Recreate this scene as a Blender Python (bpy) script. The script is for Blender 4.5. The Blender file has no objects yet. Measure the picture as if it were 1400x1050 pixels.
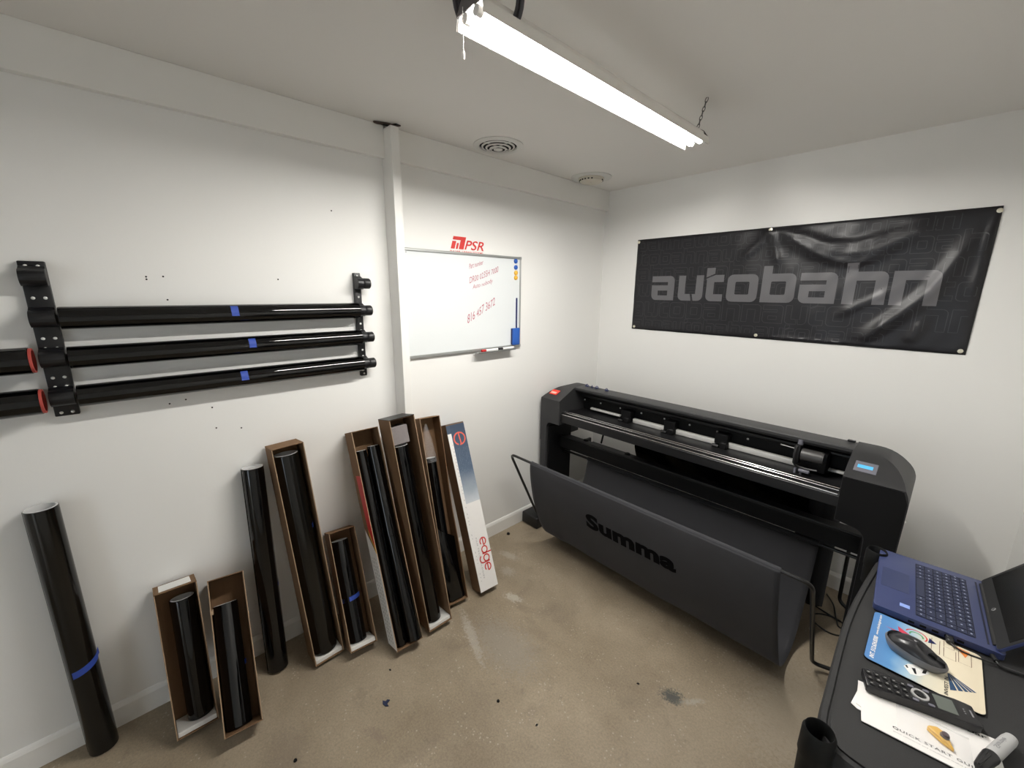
import bpy, bmesh, math, random
from mathutils import Vector, Matrix
random.seed(7)
sc = bpy.context.scene
COL = sc.collection
PI = math.pi

# ---------------------------------------------------------------- camera, world, exposure
cam_d = bpy.data.cameras.new('camera')
cam = bpy.data.objects.new('camera', cam_d)
COL.objects.link(cam)
cam_d.sensor_fit = 'HORIZONTAL'
cam_d.sensor_width = 36.0
cam_d.lens = 555.957 / 1400 * 36.0
cam_d.clip_start = 0.02
_r = Vector((0.67775426, 0.73524558, 0.0079427))
_u = Vector((-0.16854733, 0.1448354, 0.97499462))
_f = Vector((-0.7157101, 0.66214548, -0.22208649))
CAMC = Vector((1.98811963, -2.81211155, 1.69234536))
cam.matrix_world = Matrix(((_r.x, _u.x, -_f.x, CAMC.x), (_r.y, _u.y, -_f.y, CAMC.y), (_r.z, _u.z, -_f.z, CAMC.z), (0, 0, 0, 1)))
sc.camera = cam

world = bpy.data.worlds.new('world')
sc.world = world
world.use_nodes = True
bg = world.node_tree.nodes['Background']
bg.inputs[0].default_value = (0.80, 0.90, 1.0, 1)
bg.inputs[1].default_value = 3.0

sc.view_settings.view_transform = 'Standard'
sc.view_settings.look = 'None'
sc.view_settings.gamma = 1.0
sc.view_settings.use_curve_mapping = False
sc.view_settings.exposure = 0.0
TUBE_STRENGTH = 218.0
sc.cycles.max_bounces = 10
sc.cycles.diffuse_bounces = 7
sc.cycles.sample_clamp_indirect = 6.0
sc.cycles.caustics_reflective = False
sc.cycles.caustics_refractive = False


# ---------------------------------------------------------------- helpers
def tag(o, label=None, cat=None, group=None, kind=None):
    if label: o['label'] = label
    if cat: o['category'] = cat
    if group: o['group'] = group
    if kind: o['kind'] = kind
    return o


def empty(name, label, cat, loc=(0, 0, 0), rotz=0.0, group=None, matrix=None):
    o = bpy.data.objects.new(name, None)
    o.empty_display_size = 0.05
    COL.objects.link(o)
    if matrix is not None:
        o.matrix_world = matrix
    else:
        o.location = loc
        o.rotation_euler = (0, 0, rotz)
    return tag(o, label, cat, group)


def new_obj(name, bm, mat, parent=None, smooth=None, label=None):
    me = bpy.data.meshes.new(name)
    bmesh.ops.recalc_face_normals(bm, faces=bm.faces[:])
    bm.to_mesh(me)
    bm.free()
    return link_mesh(name, me, mat, parent, smooth, label)


def link_mesh(name, me, mat, parent=None, smooth=None, label=None):
    if mat is not None and len(me.materials) == 0:
        me.materials.append(mat)
    if smooth is not None:
        me.polygons.foreach_set('use_smooth', [True] * len(me.polygons))
        me.set_sharp_from_angle(angle=math.radians(smooth))
    o = bpy.data.objects.new(name, me)
    COL.objects.link(o)
    if parent is not None:
        o.parent = parent
    if label:
        o['label'] = label
    return o


def B():
    return bmesh.new()


def box(bm, x0, x1, y0, y1, z0, z1, bev=0.0, seg=2, mtx=None):
    t = bmesh.new()
    vs = [t.verts.new((x, y, z)) for x in (x0, x1) for y in (y0, y1) for z in (z0, z1)]
    for f in ((0, 1, 3, 2), (4, 6, 7, 5), (0, 4, 5, 1), (2, 3, 7, 6), (0, 2, 6, 4), (1, 5, 7, 3)):
        t.faces.new([vs[i] for i in f])
    if bev > 0:
        bmesh.ops.bevel(t, geom=t.edges[:], offset=bev, segments=seg, profile=0.5, affect='EDGES')
    merge(bm, t, mtx)
    return bm


def merge(bm, t, mtx=None):
    if mtx is not None:
        bmesh.ops.transform(t, matrix=mtx, verts=t.verts[:])
    me = bpy.data.meshes.new('tmp')
    t.to_mesh(me)
    t.free()
    bm.from_mesh(me)
    bpy.data.meshes.remove(me)


def frame_from(p, q):
    d = (Vector(q) - Vector(p))
    L = d.length
    d.normalize()
    a = Vector((0, 0, 1)) if abs(d.z) < 0.9 else Vector((1, 0, 0))
    x = a.cross(d).normalized()
    y = d.cross(x)
    return d, x, y, L


def cyl(bm, p, q, r, r2=None, seg=16, caps=True):
    r2 = r if r2 is None else r2
    d, x, y, L = frame_from(p, q)
    p, q = Vector(p), Vector(q)
    a, b = [], []
    for i in range(seg):
        t = 2 * PI * i / seg
        o = x * math.cos(t) + y * math.sin(t)
        a.append(bm.verts.new(p + o * r))
        b.append(bm.verts.new(q + o * r2))
    for i in range(seg):
        j = (i + 1) % seg
        bm.faces.new((a[i], a[j], b[j], b[i]))
    if caps:
        bm.faces.new(a[::-1])
        bm.faces.new(b)
    return bm


def lathe(bm, prof, seg=24, mtx=None, closed=False):
    """prof: list of (r, z) turned round local z"""
    t = bmesh.new()
    rings = []
    for r, z in prof:
        if r < 1e-6:
            rings.append([t.verts.new((0, 0, z))])
        else:
            rings.append([t.verts.new((r * math.cos(2 * PI * i / seg), r * math.sin(2 * PI * i / seg), z)) for i in range(seg)])
    n = len(rings)
    for k in range(n if closed else n - 1):
        A, C = rings[k], rings[(k + 1) % n]
        for i in range(seg):
            j = (i + 1) % seg
            if len(A) == 1 and len(C) == 1: continue
            if len(A) == 1: t.faces.new((A[0], C[j], C[i]))
            elif len(C) == 1: t.faces.new((A[i], A[j], C[0]))
            else: t.faces.new((A[i], A[j], C[j], C[i]))
    merge(bm, t, mtx)
    return bm


def smooth_path(pts, n=6):
    P = [Vector(p) for p in pts]
    out = []
    for i in range(len(P) - 1):
        p0 = P[max(i - 1, 0)]; p1 = P[i]; p2 = P[i + 1]; p3 = P[min(i + 2, len(P) - 1)]
        for k in range(n):
            t = k / n
            out.append(0.5 * ((2 * p1) + (-p0 + p2) * t + (2 * p0 - 5 * p1 + 4 * p2 - p3) * t * t + (-p0 + 3 * p1 - 3 * p2 + p3) * t ** 3))
    out.append(P[-1])
    return out


def bend_path(pts, rad, n=5):
    """straight segments with rounded corners"""
    P = [Vector(p) for p in pts]
    out = [P[0]]
    for i in range(1, len(P) - 1):
        a = (P[i - 1] - P[i]); b = (P[i + 1] - P[i])
        ra = min(rad, a.length * 0.45, b.length * 0.45)
        s = P[i] + a.normalized() * ra
        e = P[i] + b.normalized() * ra
        for k in range(n + 1):
            t = k / n
            out.append((1 - t) ** 2 * s + 2 * t * (1 - t) * P[i] + t * t * e)
    out.append(P[-1])
    return out


def tube(bm, pts, r, seg=8, closed=False, caps=True):
    P = [Vector(p) for p in pts]
    n = len(P)
    rings = []
    prev = None
    for i in range(n):
        if closed:
            d = (P[(i + 1) % n] - P[i - 1]).normalized()
        else:
            d = (P[min(i + 1, n - 1)] - P[max(i - 1, 0)]).normalized()
        if prev is None:
            a = Vector((0, 0, 1)) if abs(d.z) < 0.9 else Vector((1, 0, 0))
            x = a.cross(d).normalized()
        else:
            x = (prev - d * prev.dot(d)).normalized()
        prev = x
        y = d.cross(x)
        rr = r[i] if isinstance(r, (list, tuple)) else r
        rings.append([bm.verts.new(P[i] + (x * math.cos(2 * PI * k / seg) + y * math.sin(2 * PI * k / seg)) * rr) for k in range(seg)])
    for i in range(n if closed else n - 1):
        A, C = rings[i], rings[(i + 1) % n]
        for k in range(seg):
            j = (k + 1) % seg
            bm.faces.new((A[k], A[j], C[j], C[k]))
    if caps and not closed:
        bm.faces.new(rings[0][::-1])
        bm.faces.new(rings[-1])
    return bm


def prism(bm, poly, axis, a, b, bev=0.0):
    """extrude a 2D polygon along an axis. axis 'x': poly is (y,z); 'y': (x,z); 'z': (x,y)"""
    def mk(u, v, w):
        return {'x': (w, u, v), 'y': (u, w, v), 'z': (u, v, w)}[axis]
    t = bmesh.new()
    A = [t.verts.new(mk(u, v, a)) for u, v in poly]
    C = [t.verts.new(mk(u, v, b)) for u, v in poly]
    n = len(poly)
    for i in range(n):
        j = (i + 1) % n
        t.faces.new((A[i], A[j], C[j], C[i]))
    t.faces.new(A[::-1])
    t.faces.new(C)
    if bev > 0:
        bmesh.ops.bevel(t, geom=t.edges[:], offset=bev, segments=2, profile=0.5, affect='EDGES')
    merge(bm, t)
    return bm


def rrect(x0, x1, y0, y1, r, n=5):
    out = []
    for cx, cy, a0 in ((x1 - r, y0 + r, -PI / 2), (x1 - r, y1 - r, 0), (x0 + r, y1 - r, PI / 2), (x0 + r, y0 + r, PI)):
        for k in range(n + 1):
            a = a0 + PI / 2 * k / n
            out.append((cx + r * math.cos(a), cy + r * math.sin(a)))
    return out


def curve_mesh(loops, extrude=0.0):
    """fill 2D closed loops (holes allowed) -> mesh in the local xy plane"""
    cu = bpy.data.curves.new('fill', 'CURVE')
    cu.dimensions = '2D'
    cu.fill_mode = 'BOTH'
    cu.extrude = extrude
    for lp in loops:
        sp = cu.splines.new('POLY')
        sp.points.add(len(lp) - 1)
        for i, (x, y) in enumerate(lp):
            sp.points[i].co = (x, y, 0, 1)
        sp.use_cyclic_u = True
    return obj_to_mesh(cu)


def obj_to_mesh(cu):
    ob = bpy.data.objects.new('tmpcurve', cu)
    COL.objects.link(ob)
    bpy.context.view_layer.update()
    dg = bpy.context.evaluated_depsgraph_get()
    me = bpy.data.meshes.new_from_object(ob.evaluated_get(dg))
    bpy.data.objects.remove(ob)
    bpy.data.curves.remove(cu)
    return me


def text_mesh(body, w, h, weight=0.0, shear=0.0, spacing=1.0):
    """text filled flat in local xy, scaled to w x h, lower left at the origin"""
    cu = bpy.data.curves.new('txt', 'FONT')
    cu.body = body
    cu.size = 1.0
    cu.offset = weight
    cu.shear = shear
    cu.space_character = spacing
    cu.resolution_u = 4
    me = obj_to_mesh(cu)
    xs = [v.co.x for v in me.vertices]; ys = [v.co.y for v in me.vertices]
    x0, x1, y0, y1 = min(xs), max(xs), min(ys), max(ys)
    sx = w / (x1 - x0)
    sy = h / (y1 - y0) if h else sx
    for v in me.vertices:
        v.co.x = (v.co.x - x0) * sx
        v.co.y = (v.co.y - y0) * sy
        v.co.z = 0
    return me


def map_mesh(me, fn):
    for v in me.vertices:
        v.co = fn(v.co)
    me.update()
    return me


def bisect_grid(me, sx=None, sy=None):
    bm = bmesh.new()
    bm.from_mesh(me)
    for ax, st in ((0, sx), (1, sy)):
        if not st: continue
        vals = [v.co[ax] for v in bm.verts]
        lo, hi = min(vals), max(vals)
        k = math.ceil(lo / st + 0.01)
        n = Vector((1, 0, 0)) if ax == 0 else Vector((0, 1, 0))
        while k * st < hi - 1e-5:
            c = Vector((0, 0, 0)); c[ax] = k * st
            bmesh.ops.bisect_plane(bm, geom=bm.verts[:] + bm.edges[:] + bm.faces[:], plane_co=c, plane_no=n)
            k += 1
    bm.to_mesh(me)
    bm.free()
    return me


# ---------------------------------------------------------------- materials
def mat(name, col, rough=0.5, metal=0.0, noise=0.0, nscale=20.0, bump=0.0, bscale=60.0, coat=0.0, spec=0.5, emit=None, estr=0.0, trans=0.0, alpha=1.0, stretch=None, sheen=0.0, rvar=0.0):
    m = bpy.data.materials.new(name)
    m.use_nodes = True
    nt = m.node_tree
    p = nt.nodes['Principled BSDF']
    p.inputs['Base Color'].default_value = (*col, 1)
    p.inputs['Roughness'].default_value = rough
    p.inputs['Metallic'].default_value = metal
    p.inputs['Specular IOR Level'].default_value = spec
    p.inputs['Coat Weight'].default_value = coat
    p.inputs['Sheen Weight'].default_value = sheen
    if coat: p.inputs['Coat Roughness'].default_value = 0.04
    p.inputs['Transmission Weight'].default_value = trans
    p.inputs['Alpha'].default_value = alpha
    if emit:
        p.inputs['Emission Color'].default_value = (*emit, 1)
        p.inputs['Emission Strength'].default_value = estr
    tc = nt.nodes.new('ShaderNodeTexCoord')
    src = tc.outputs['Object']
    if stretch:
        mp = nt.nodes.new('ShaderNodeMapping')
        mp.inputs['Scale'].default_value = stretch
        nt.links.new(src, mp.inputs[0])
        src = mp.outputs[0]
    if noise > 0 or rvar > 0:
        n = nt.nodes.new('ShaderNodeTexNoise')
        n.inputs['Scale'].default_value = nscale
        n.inputs['Detail'].default_value = 5
        nt.links.new(src, n.inputs['Vector'])
        if noise > 0:
            mx = nt.nodes.new('ShaderNodeMix')
            mx.data_type = 'RGBA'
            mx.inputs['A'].default_value = (*[c * (1 - noise) for c in col], 1)
            mx.inputs['B'].default_value = (*[min(1, c * (1 + noise)) for c in col], 1)
            nt.links.new(n.outputs['Fac'], mx.inputs['Factor'])
            nt.links.new(mx.outputs['Result'], p.inputs['Base Color'])
        if rvar > 0:
            mr = nt.nodes.new('ShaderNodeMapRange')
            mr.inputs['To Min'].default_value = max(0.02, rough - rvar)
            mr.inputs['To Max'].default_value = rough + rvar
            nt.links.new(n.outputs['Fac'], mr.inputs['Value'])
            nt.links.new(mr.outputs[0], p.inputs['Roughness'])
    if bump > 0:
        n2 = nt.nodes.new('ShaderNodeTexNoise')
        n2.inputs['Scale'].default_value = bscale
        n2.inputs['Detail'].default_value = 4
        nt.links.new(src, n2.inputs['Vector'])
        b = nt.nodes.new('ShaderNodeBump')
        b.inputs['Strength'].default_value = bump
        b.inputs['Distance'].default_value = 0.004
        nt.links.new(n2.outputs['Fac'], b.inputs['Height'])
        nt.links.new(b.outputs['Normal'], p.inputs['Normal'])
    return m


M = {}
M['wall'] = mat('white wall paint', (0.80, 0.795, 0.775), 0.55, noise=0.025, nscale=1.3, bump=0.05, bscale=90, spec=0.35)
M['ceil'] = mat('ceiling paint', (0.78, 0.76, 0.73), 0.7, noise=0.02, nscale=1.0, bump=0.05, bscale=70, spec=0.2)
M['trim'] = mat('trim paint', (0.80, 0.79, 0.76), 0.42, noise=0.02, nscale=3)
M['black'] = mat('black plastic', (0.008, 0.008, 0.009), 0.42, noise=0.1, nscale=60, bump=0.05, bscale=500)
M['blackm'] = mat('matt black', (0.003, 0.003, 0.0035), 0.6, spec=0.25, noise=0.1, nscale=40)
M['shell'] = mat('charcoal painted shell', (0.027, 0.027, 0.0285), 0.48, noise=0.08, nscale=80, bump=0.08, bscale=700)
M['rackblk'] = mat('black rack plastic', (0.0035, 0.0035, 0.005), 0.42, noise=0.1, nscale=70)
M['metal'] = mat('aluminium', (0.78, 0.77, 0.74), 0.42, metal=0.25, noise=0.06, nscale=30, stretch=(1, 40, 40))
M['brush'] = mat('brushed steel strip', (0.55, 0.54, 0.53), 0.20, metal=1.0, noise=0.2, nscale=10, stretch=(0.3, 60, 60))
M['screw'] = mat('screw steel', (0.82, 0.82, 0.80), 0.3, metal=0.3, noise=0.05)
M['film'] = mat('black window film', (0.0012, 0.0012, 0.0014), 0.06, noise=0.2, nscale=4, bump=0.10, bscale=9, spec=0.5, stretch=(1, 1, 0.25))
M['filmdull'] = mat('smoked window film', (0.004, 0.0037, 0.003), 0.16, noise=0.2, nscale=4, bump=0.14, bscale=9, spec=0.5, stretch=(1, 1, 0.25))
M['core'] = mat('grey card core', (0.66, 0.66, 0.66), 0.7, noise=0.08, nscale=60)
M['corered'] = mat('red card core', (0.50, 0.075, 0.06), 0.6, noise=0.12, nscale=60)
M['tape'] = mat('blue masking tape', (0.025, 0.065, 0.36), 0.6, noise=0.08, nscale=90)
M['card'] = mat('brown corrugated card', (0.190, 0.112, 0.060), 0.8, noise=0.10, nscale=14, bump=0.15, bscale=40, stretch=(6, 6, 1), spec=0.25)
M['cardpale'] = mat('pale card edge', (0.33, 0.225, 0.14), 0.85, noise=0.12, nscale=80)
M['foam'] = mat('white foam', (0.72, 0.71, 0.68), 0.85, noise=0.04, nscale=120, bump=0.2, bscale=200)
M['foamgrey'] = mat('grey foam', (0.20, 0.18, 0.18), 0.9, noise=0.1, nscale=90)
M['red'] = mat('red print', (0.50, 0.02, 0.02), 0.45, noise=0.05)
M['redtext'] = mat('red lettering', (0.62, 0.035, 0.03), 0.45, noise=0.04)
M['white'] = mat('white print', (0.82, 0.82, 0.80), 0.5, noise=0.03)
M['paper'] = mat('white paper', (0.84, 0.82, 0.80), 0.55, noise=0.02, nscale=30)
M['ink'] = mat('black ink', (0.012, 0.012, 0.014), 0.5, noise=0.05)
M['greyink'] = mat('grey ink', (0.25, 0.25, 0.26), 0.6, noise=0.05)
M['fabric'] = mat('charcoal basket cloth', (0.043, 0.0435, 0.0485), 0.85, noise=0.10, nscale=8, bump=0.25, bscale=420, spec=0.2, sheen=0.08)
M['fabriclet'] = mat('black flock lettering', (0.002, 0.002, 0.003), 0.9, spec=0.1, noise=0.1)
M['tubeblk'] = mat('black painted tube', (0.012, 0.012, 0.012), 0.28, noise=0.1)
M['sheet'] = mat('banner vinyl', (0.011, 0.0105, 0.013), 0.36, noise=0.12, nscale=25, bump=0.08, bscale=300, spec=0.38)
M['bannergrey'] = mat('banner grey print', (0.112, 0.109, 0.117), 0.38, noise=0.04, nscale=30)
M['bannerline'] = mat('banner faint print', (0.026, 0.025, 0.030), 0.38, noise=0.1, nscale=30)
M['lampbody'] = mat('white lamp enamel', (0.80, 0.78, 0.74), 0.35, noise=0.02)
M['chainsteel'] = mat('dull chain steel', (0.14, 0.135, 0.13), 0.45, metal=0.5, noise=0.1)
M['lampinner'] = mat('grey lamp reflector', (0.16, 0.155, 0.15), 0.6, noise=0.05)
M['lampend'] = mat('dark lamp end plate', (0.10, 0.09, 0.09), 0.4, noise=0.1)
M['cable'] = mat('dark rubber cable', (0.04, 0.036, 0.042), 0.5, noise=0.1)
M['ventw'] = mat('vent enamel', (0.66, 0.65, 0.62), 0.5, noise=0.03)
M['ventcream'] = mat('cream plastic', (0.66, 0.62, 0.53), 0.5, noise=0.03)
M['dark'] = mat('dark void', (0.012, 0.011, 0.011), 0.9, noise=0.2)
M['rust'] = mat('dark rusty steel', (0.05, 0.028, 0.020), 0.7, noise=0.4, nscale=60)
M['board'] = mat('whiteboard enamel', (0.70, 0.73, 0.74), 0.16, noise=0.01, nscale=4, coat=0.3)
M['boardframe'] = mat('whiteboard aluminium', (0.42, 0.43, 0.42), 0.35, metal=0.6, noise=0.04, stretch=(40, 1, 40))
M['bluepl'] = mat('blue plastic', (0.02, 0.10, 0.42), 0.5, noise=0.08)
M['bluedk'] = mat('navy plastic', (0.012, 0.022, 0.11), 0.4, noise=0.08)
M['yellow'] = mat('amber plastic', (0.72, 0.42, 0.05), 0.4, noise=0.08)
M['wbink'] = mat('faded red marker ink', (0.42, 0.13, 0.17), 0.6, noise=0.3, nscale=200)
M['cart'] = mat('charcoal moulded cart plastic', (0.025, 0.025, 0.0255), 0.62, noise=0.10, nscale=12, bump=0.35, bscale=900, spec=0.35)
M['cartdk'] = mat('black cart post', (0.0045, 0.005, 0.005), 0.6, spec=0.25, noise=0.1)
M['laptop'] = mat('blue laptop shell', (0.036, 0.048, 0.128), 0.38, noise=0.06, nscale=10, spec=0.5)
M['key'] = mat('navy laptop keys', (0.014, 0.020, 0.055), 0.45, noise=0.05)
M['keywell'] = mat('dark key well', (0.008, 0.010, 0.024), 0.6, noise=0.05)
M['pad'] = mat('laptop touchpad', (0.030, 0.041, 0.108), 0.30, noise=0.05)
M['screen'] = mat('black laptop screen', (0.005, 0.005, 0.005), 0.25, noise=0.1, spec=0.5)
M['bezel'] = mat('black screen bezel', (0.013, 0.013, 0.0135), 0.45, noise=0.1)
M['mousetop'] = mat('graphite mouse shell', (0.022, 0.022, 0.025), 0.28, noise=0.06, nscale=60)
M['mouseband'] = mat('grey mouse band', (0.15, 0.15, 0.16), 0.35, noise=0.06)
M['phone'] = mat('black handset plastic', (0.009, 0.0085, 0.010), 0.35, noise=0.08)
M['silver'] = mat('silver ring', (0.72, 0.72, 0.72), 0.25, metal=0.6, noise=0.04)
M['lcd'] = mat('grey green lcd', (0.115, 0.13, 0.115), 0.3, noise=0.05)
M['lcdblue'] = mat('backlit blue lcd', (0.05, 0.25, 0.42), 0.4, emit=(0.10, 0.46, 0.85), estr=0.75)
M['dispframe'] = mat('grey display frame', (0.16, 0.16, 0.19), 0.35, noise=0.04)
M['switch'] = mat('lit red rocker', (0.60, 0.03, 0.02), 0.35, emit=(1, 0.06, 0.03), estr=0.35)
M['switchw'] = mat('pale red rocker', (0.85, 0.45, 0.38), 0.35, emit=(1, 0.25, 0.15), estr=0.35)
M['marker'] = mat('grey marker barrel', (0.44, 0.44, 0.44), 0.4, noise=0.03)
M['skin'] = mat('clear bag', (0.9, 0.9, 0.92), 0.08, alpha=0.10, spec=0.6, bump=0.4, bscale=60)
M['brass'] = mat('brass grommet', (0.80, 0.76, 0.62), 0.3, metal=0.7, noise=0.05)
M['stickerblue'] = mat('blue sticker', (0.25, 0.36, 0.75), 0.35, noise=0.2, nscale=200)
M['boxbluegrey'] = None


def emission_mat(name, col, strength):
    m = bpy.data.materials.new(name)
    m.use_nodes = True
    nt = m.node_tree
    nt.nodes.clear()
    e = nt.nodes.new('ShaderNodeEmission')
    e.inputs[0].default_value = (*col, 1)
    e.inputs[1].default_value = strength
    o = nt.nodes.new('ShaderNodeOutputMaterial')
    nt.links.new(e.outputs[0], o.inputs[0])
    return m


M['tube'] = emission_mat('glowing lamp tube', (1.0, 0.972, 0.918), TUBE_STRENGTH)


def concrete():
    m = bpy.data.materials.new('worn concrete')
    m.use_nodes = True
    nt = m.node_tree
    N = nt.nodes; L = nt.links
    p = N['Principled BSDF']
    tc = N.new('ShaderNodeTexCoord')

    def noise(scale, detail=6, rough=0.6, dist=0.0):
        n = N.new('ShaderNodeTexNoise')
        n.inputs['Scale'].default_value = scale
        n.inputs['Detail'].default_value = detail
        n.inputs['Roughness'].default_value = rough
        n.inputs['Distortion'].default_value = dist
        L.new(tc.outputs['Object'], n.inputs['Vector'])
        return n.outputs['Fac']

    def ramp(src, stops):
        r = N.new('ShaderNodeValToRGB')
        while len(r.color_ramp.elements) < len(stops): r.color_ramp.elements.new(0.5)
        for e, (pos, c) in zip(r.color_ramp.elements, stops):
            e.position = pos
            e.color = (*c, 1)
        L.new(src, r.inputs[0])
        return r.outputs[0]

    def mix(fac, a, b, mode='MIX'):
        x = N.new('ShaderNodeMix')
        x.data_type = 'RGBA'
        x.blend_type = mode
        for sock, val in (('Factor', fac), ('A', a), ('B', b)):
            if hasattr(val, 'is_linked') or hasattr(val, 'links'): L.new(val, x.inputs[sock])
            elif isinstance(val, tuple): x.inputs[sock].default_value = (*val, 1)
            else: x.inputs[sock].default_value = val
        return x.outputs['Result']

    def math_(op, a, b=None):
        x = N.new('ShaderNodeMath')
        x.operation = op
        for i, v in enumerate((a, b)):
            if v is None: continue
            if hasattr(v, 'links'): L.new(v, x.inputs[i])
            else: x.inputs[i].default_value = v
        return x.outputs[0]

    base = ramp(noise(2.2, 8, 0.62, 0.3), [(0.28, (0.215, 0.168, 0.112)), (0.5, (0.295, 0.238, 0.166)), (0.72, (0.375, 0.308, 0.222))])
    fine = noise(120, 9, 0.85)
    c = mix(0.7, base, ramp(fine, [(0.32, (0.27, 0.265, 0.26)), (0.5, (0.5, 0.5, 0.5)), (0.68, (0.74, 0.73, 0.70))]), 'OVERLAY')
    # aggregate specks
    vo = N.new('ShaderNodeTexVoronoi')
    vo.inputs['Scale'].default_value = 60
    L.new(tc.outputs['Object'], vo.inputs['Vector'])
    sp = math_('MULTIPLY', math_('LESS_THAN', vo.outputs['Distance'], 0.20), math_('GREATER_THAN', noise(9, 3), 0.56))
    c = mix(math_('MULTIPLY', sp, 0.55), c, (0.52, 0.46, 0.37))
    dk = math_('GREATER_THAN', noise(13, 5, 0.7), 0.70)
    c = mix(math_('MULTIPLY', dk, 0.45), c, (0.085, 0.066, 0.048))
    # large worn stains
    st = ramp(noise(0.9, 4, 0.5, 0.6), [(0.42, (0, 0, 0)), (0.66, (1, 1, 1))])
    c = mix(math_('MULTIPLY', st, 0.28), c, (0.30, 0.255, 0.20))
    st2 = ramp(noise(4.5, 5, 0.6, 0.8), [(0.58, (0, 0, 0)), (0.72, (1, 1, 1))])
    c = mix(math_('MULTIPLY', st2, 0.40), c, (0.15, 0.12, 0.09))
    st3 = ramp(noise(26, 6, 0.7, 0.5), [(0.60, (0, 0, 0)), (0.68, (1, 1, 1))])
    c = mix(math_('MULTIPLY', st3, 0.30), c, (0.14, 0.11, 0.08))
    # individual paint scuffs, then lit floor by the basket's shadow painted as a pale patch: (x, y, radius, colour, strength)
    sep = N.new('ShaderNodeSeparateXYZ')
    L.new(tc.outputs['Object'], sep.inputs[0])
    ragged = noise(70, 6, 0.8)
    for (x, y, ang, ra, rb, col, s) in ((0.548, -1.455, 0.3, 0.055, 0.028, (0.58, 0.54, 0.47), 0.5), (0.60, -1.79, -0.35, 0.17, 0.026, (0.54, 0.50, 0.44), 0.42), (0.25, -1.22, 0.2, 0.07, 0.03, (0.50, 0.46, 0.40), 0.35), (0.36, -1.33, 0.2, 0.05, 0.04, (0.48, 0.44, 0.38), 0.3),
                                        (1.43, -1.345, 0.5, 0.045, 0.035, (0.05, 0.06, 0.06), 0.85), (1.50, -1.30, 0.9, 0.05, 0.012, (0.42, 0.40, 0.35), 0.5), (0.75, -1.70, 0.0, 0.20, 0.12, (0.30, 0.27, 0.23), 0.5), (0.55, -2.62, 0.0, 0.10, 0.07, (0.19, 0.15, 0.12), 0.3),
                                        (0.72, -2.35, 0.4, 0.05, 0.02, (0.20, 0.15, 0.12), 0.4), (1.80, -1.05, 0.0, 0.17, 0.30, (0.36, 0.31, 0.24), 0.55)):
        dx = math_('SUBTRACT', sep.outputs[0], x); dy = math_('SUBTRACT', sep.outputs[1], y)
        ca, sa = math.cos(ang), math.sin(ang)
        u = math_('DIVIDE', math_('ADD', math_('MULTIPLY', dx, ca), math_('MULTIPLY', dy, sa)), ra)
        v = math_('DIVIDE', math_('SUBTRACT', math_('MULTIPLY', dy, ca), math_('MULTIPLY', dx, sa)), rb)
        d = math_('SQRT', math_('ADD', math_('MULTIPLY', u, u), math_('MULTIPLY', v, v)))
        d = math_('ADD', d, math_('MULTIPLY', math_('SUBTRACT', ragged, 0.5), 4.5))
        r = N.new('ShaderNodeMapRange')
        r.inputs['From Min'].default_value = 1.15; r.inputs['From Max'].default_value = 0.6
        r.inputs['To Min'].default_value = 0.0; r.inputs['To Max'].default_value = s
        L.new(d, r.inputs['Value'])
        c = mix(r.outputs[0], c, col)
    L.new(c, p.inputs['Base Color'])
    rr = N.new('ShaderNodeMapRange')
    rr.inputs['To Min'].default_value = 0.42; rr.inputs['To Max'].default_value = 0.72
    L.new(noise(6, 5), rr.inputs['Value'])
    L.new(rr.outputs[0], p.inputs['Roughness'])
    b = N.new('ShaderNodeBump')
    b.inputs['Strength'].default_value = 0.25
    b.inputs['Distance'].default_value = 0.003
    L.new(noise(120, 4, 0.7), b.inputs['Height'])
    L.new(b.outputs['Normal'], p.inputs['Normal'])
    return m


M['floor'] = concrete()


def gradient_print(name, axis, stops, rough=0.45, wob=0.0, wscale=10.0):
    """a printed blend along one object axis (flat print, part of the thing)"""
    m = bpy.data.materials.new(name)
    m.use_nodes = True
    nt = m.node_tree; N = nt.nodes; L = nt.links
    p = N['Principled BSDF']
    p.inputs['Roughness'].default_value = rough
    tc = N.new('ShaderNodeTexCoord')
    sep = N.new('ShaderNodeSeparateXYZ')
    L.new(tc.outputs['Object'], sep.inputs[0])
    n = N.new('ShaderNodeTexNoise')
    n.inputs['Scale'].default_value = wscale
    n.inputs['Detail'].default_value = 4
    L.new(tc.outputs['Object'], n.inputs['Vector'])
    a = N.new('ShaderNodeMath'); a.operation = 'MULTIPLY_ADD'
    L.new(n.outputs['Fac'], a.inputs[0])
    a.inputs[1].default_value = wob
    L.new(sep.outputs['XYZ'.index(axis)], a.inputs[2])
    lo = stops[0][0]; hi = stops[-1][0]
    mr = N.new('ShaderNodeMapRange')
    mr.inputs['From Min'].default_value = lo; mr.inputs['From Max'].default_value = hi
    L.new(a.outputs[0], mr.inputs['Value'])
    r = N.new('ShaderNodeValToRGB')
    while len(r.color_ramp.elements) < len(stops): r.color_ramp.elements.new(0.5)
    for e, (pos, c) in zip(r.color_ramp.elements, stops):
        e.position = (pos - lo) / (hi - lo)
        e.color = (*c, 1)
    L.new(mr.outputs[0], r.inputs[0])
    L.new(r.outputs[0], p.inputs['Base Color'])
    return m


# ---------------------------------------------------------------- room shell
XR, YB, H = 2.335, -4.7, 2.44


def struct(name, bm, m, smooth=None, label=None):
    o = new_obj(name, bm, m, None, smooth)
    o['kind'] = 'structure'
    if label: o['label'] = label
    return o


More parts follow.
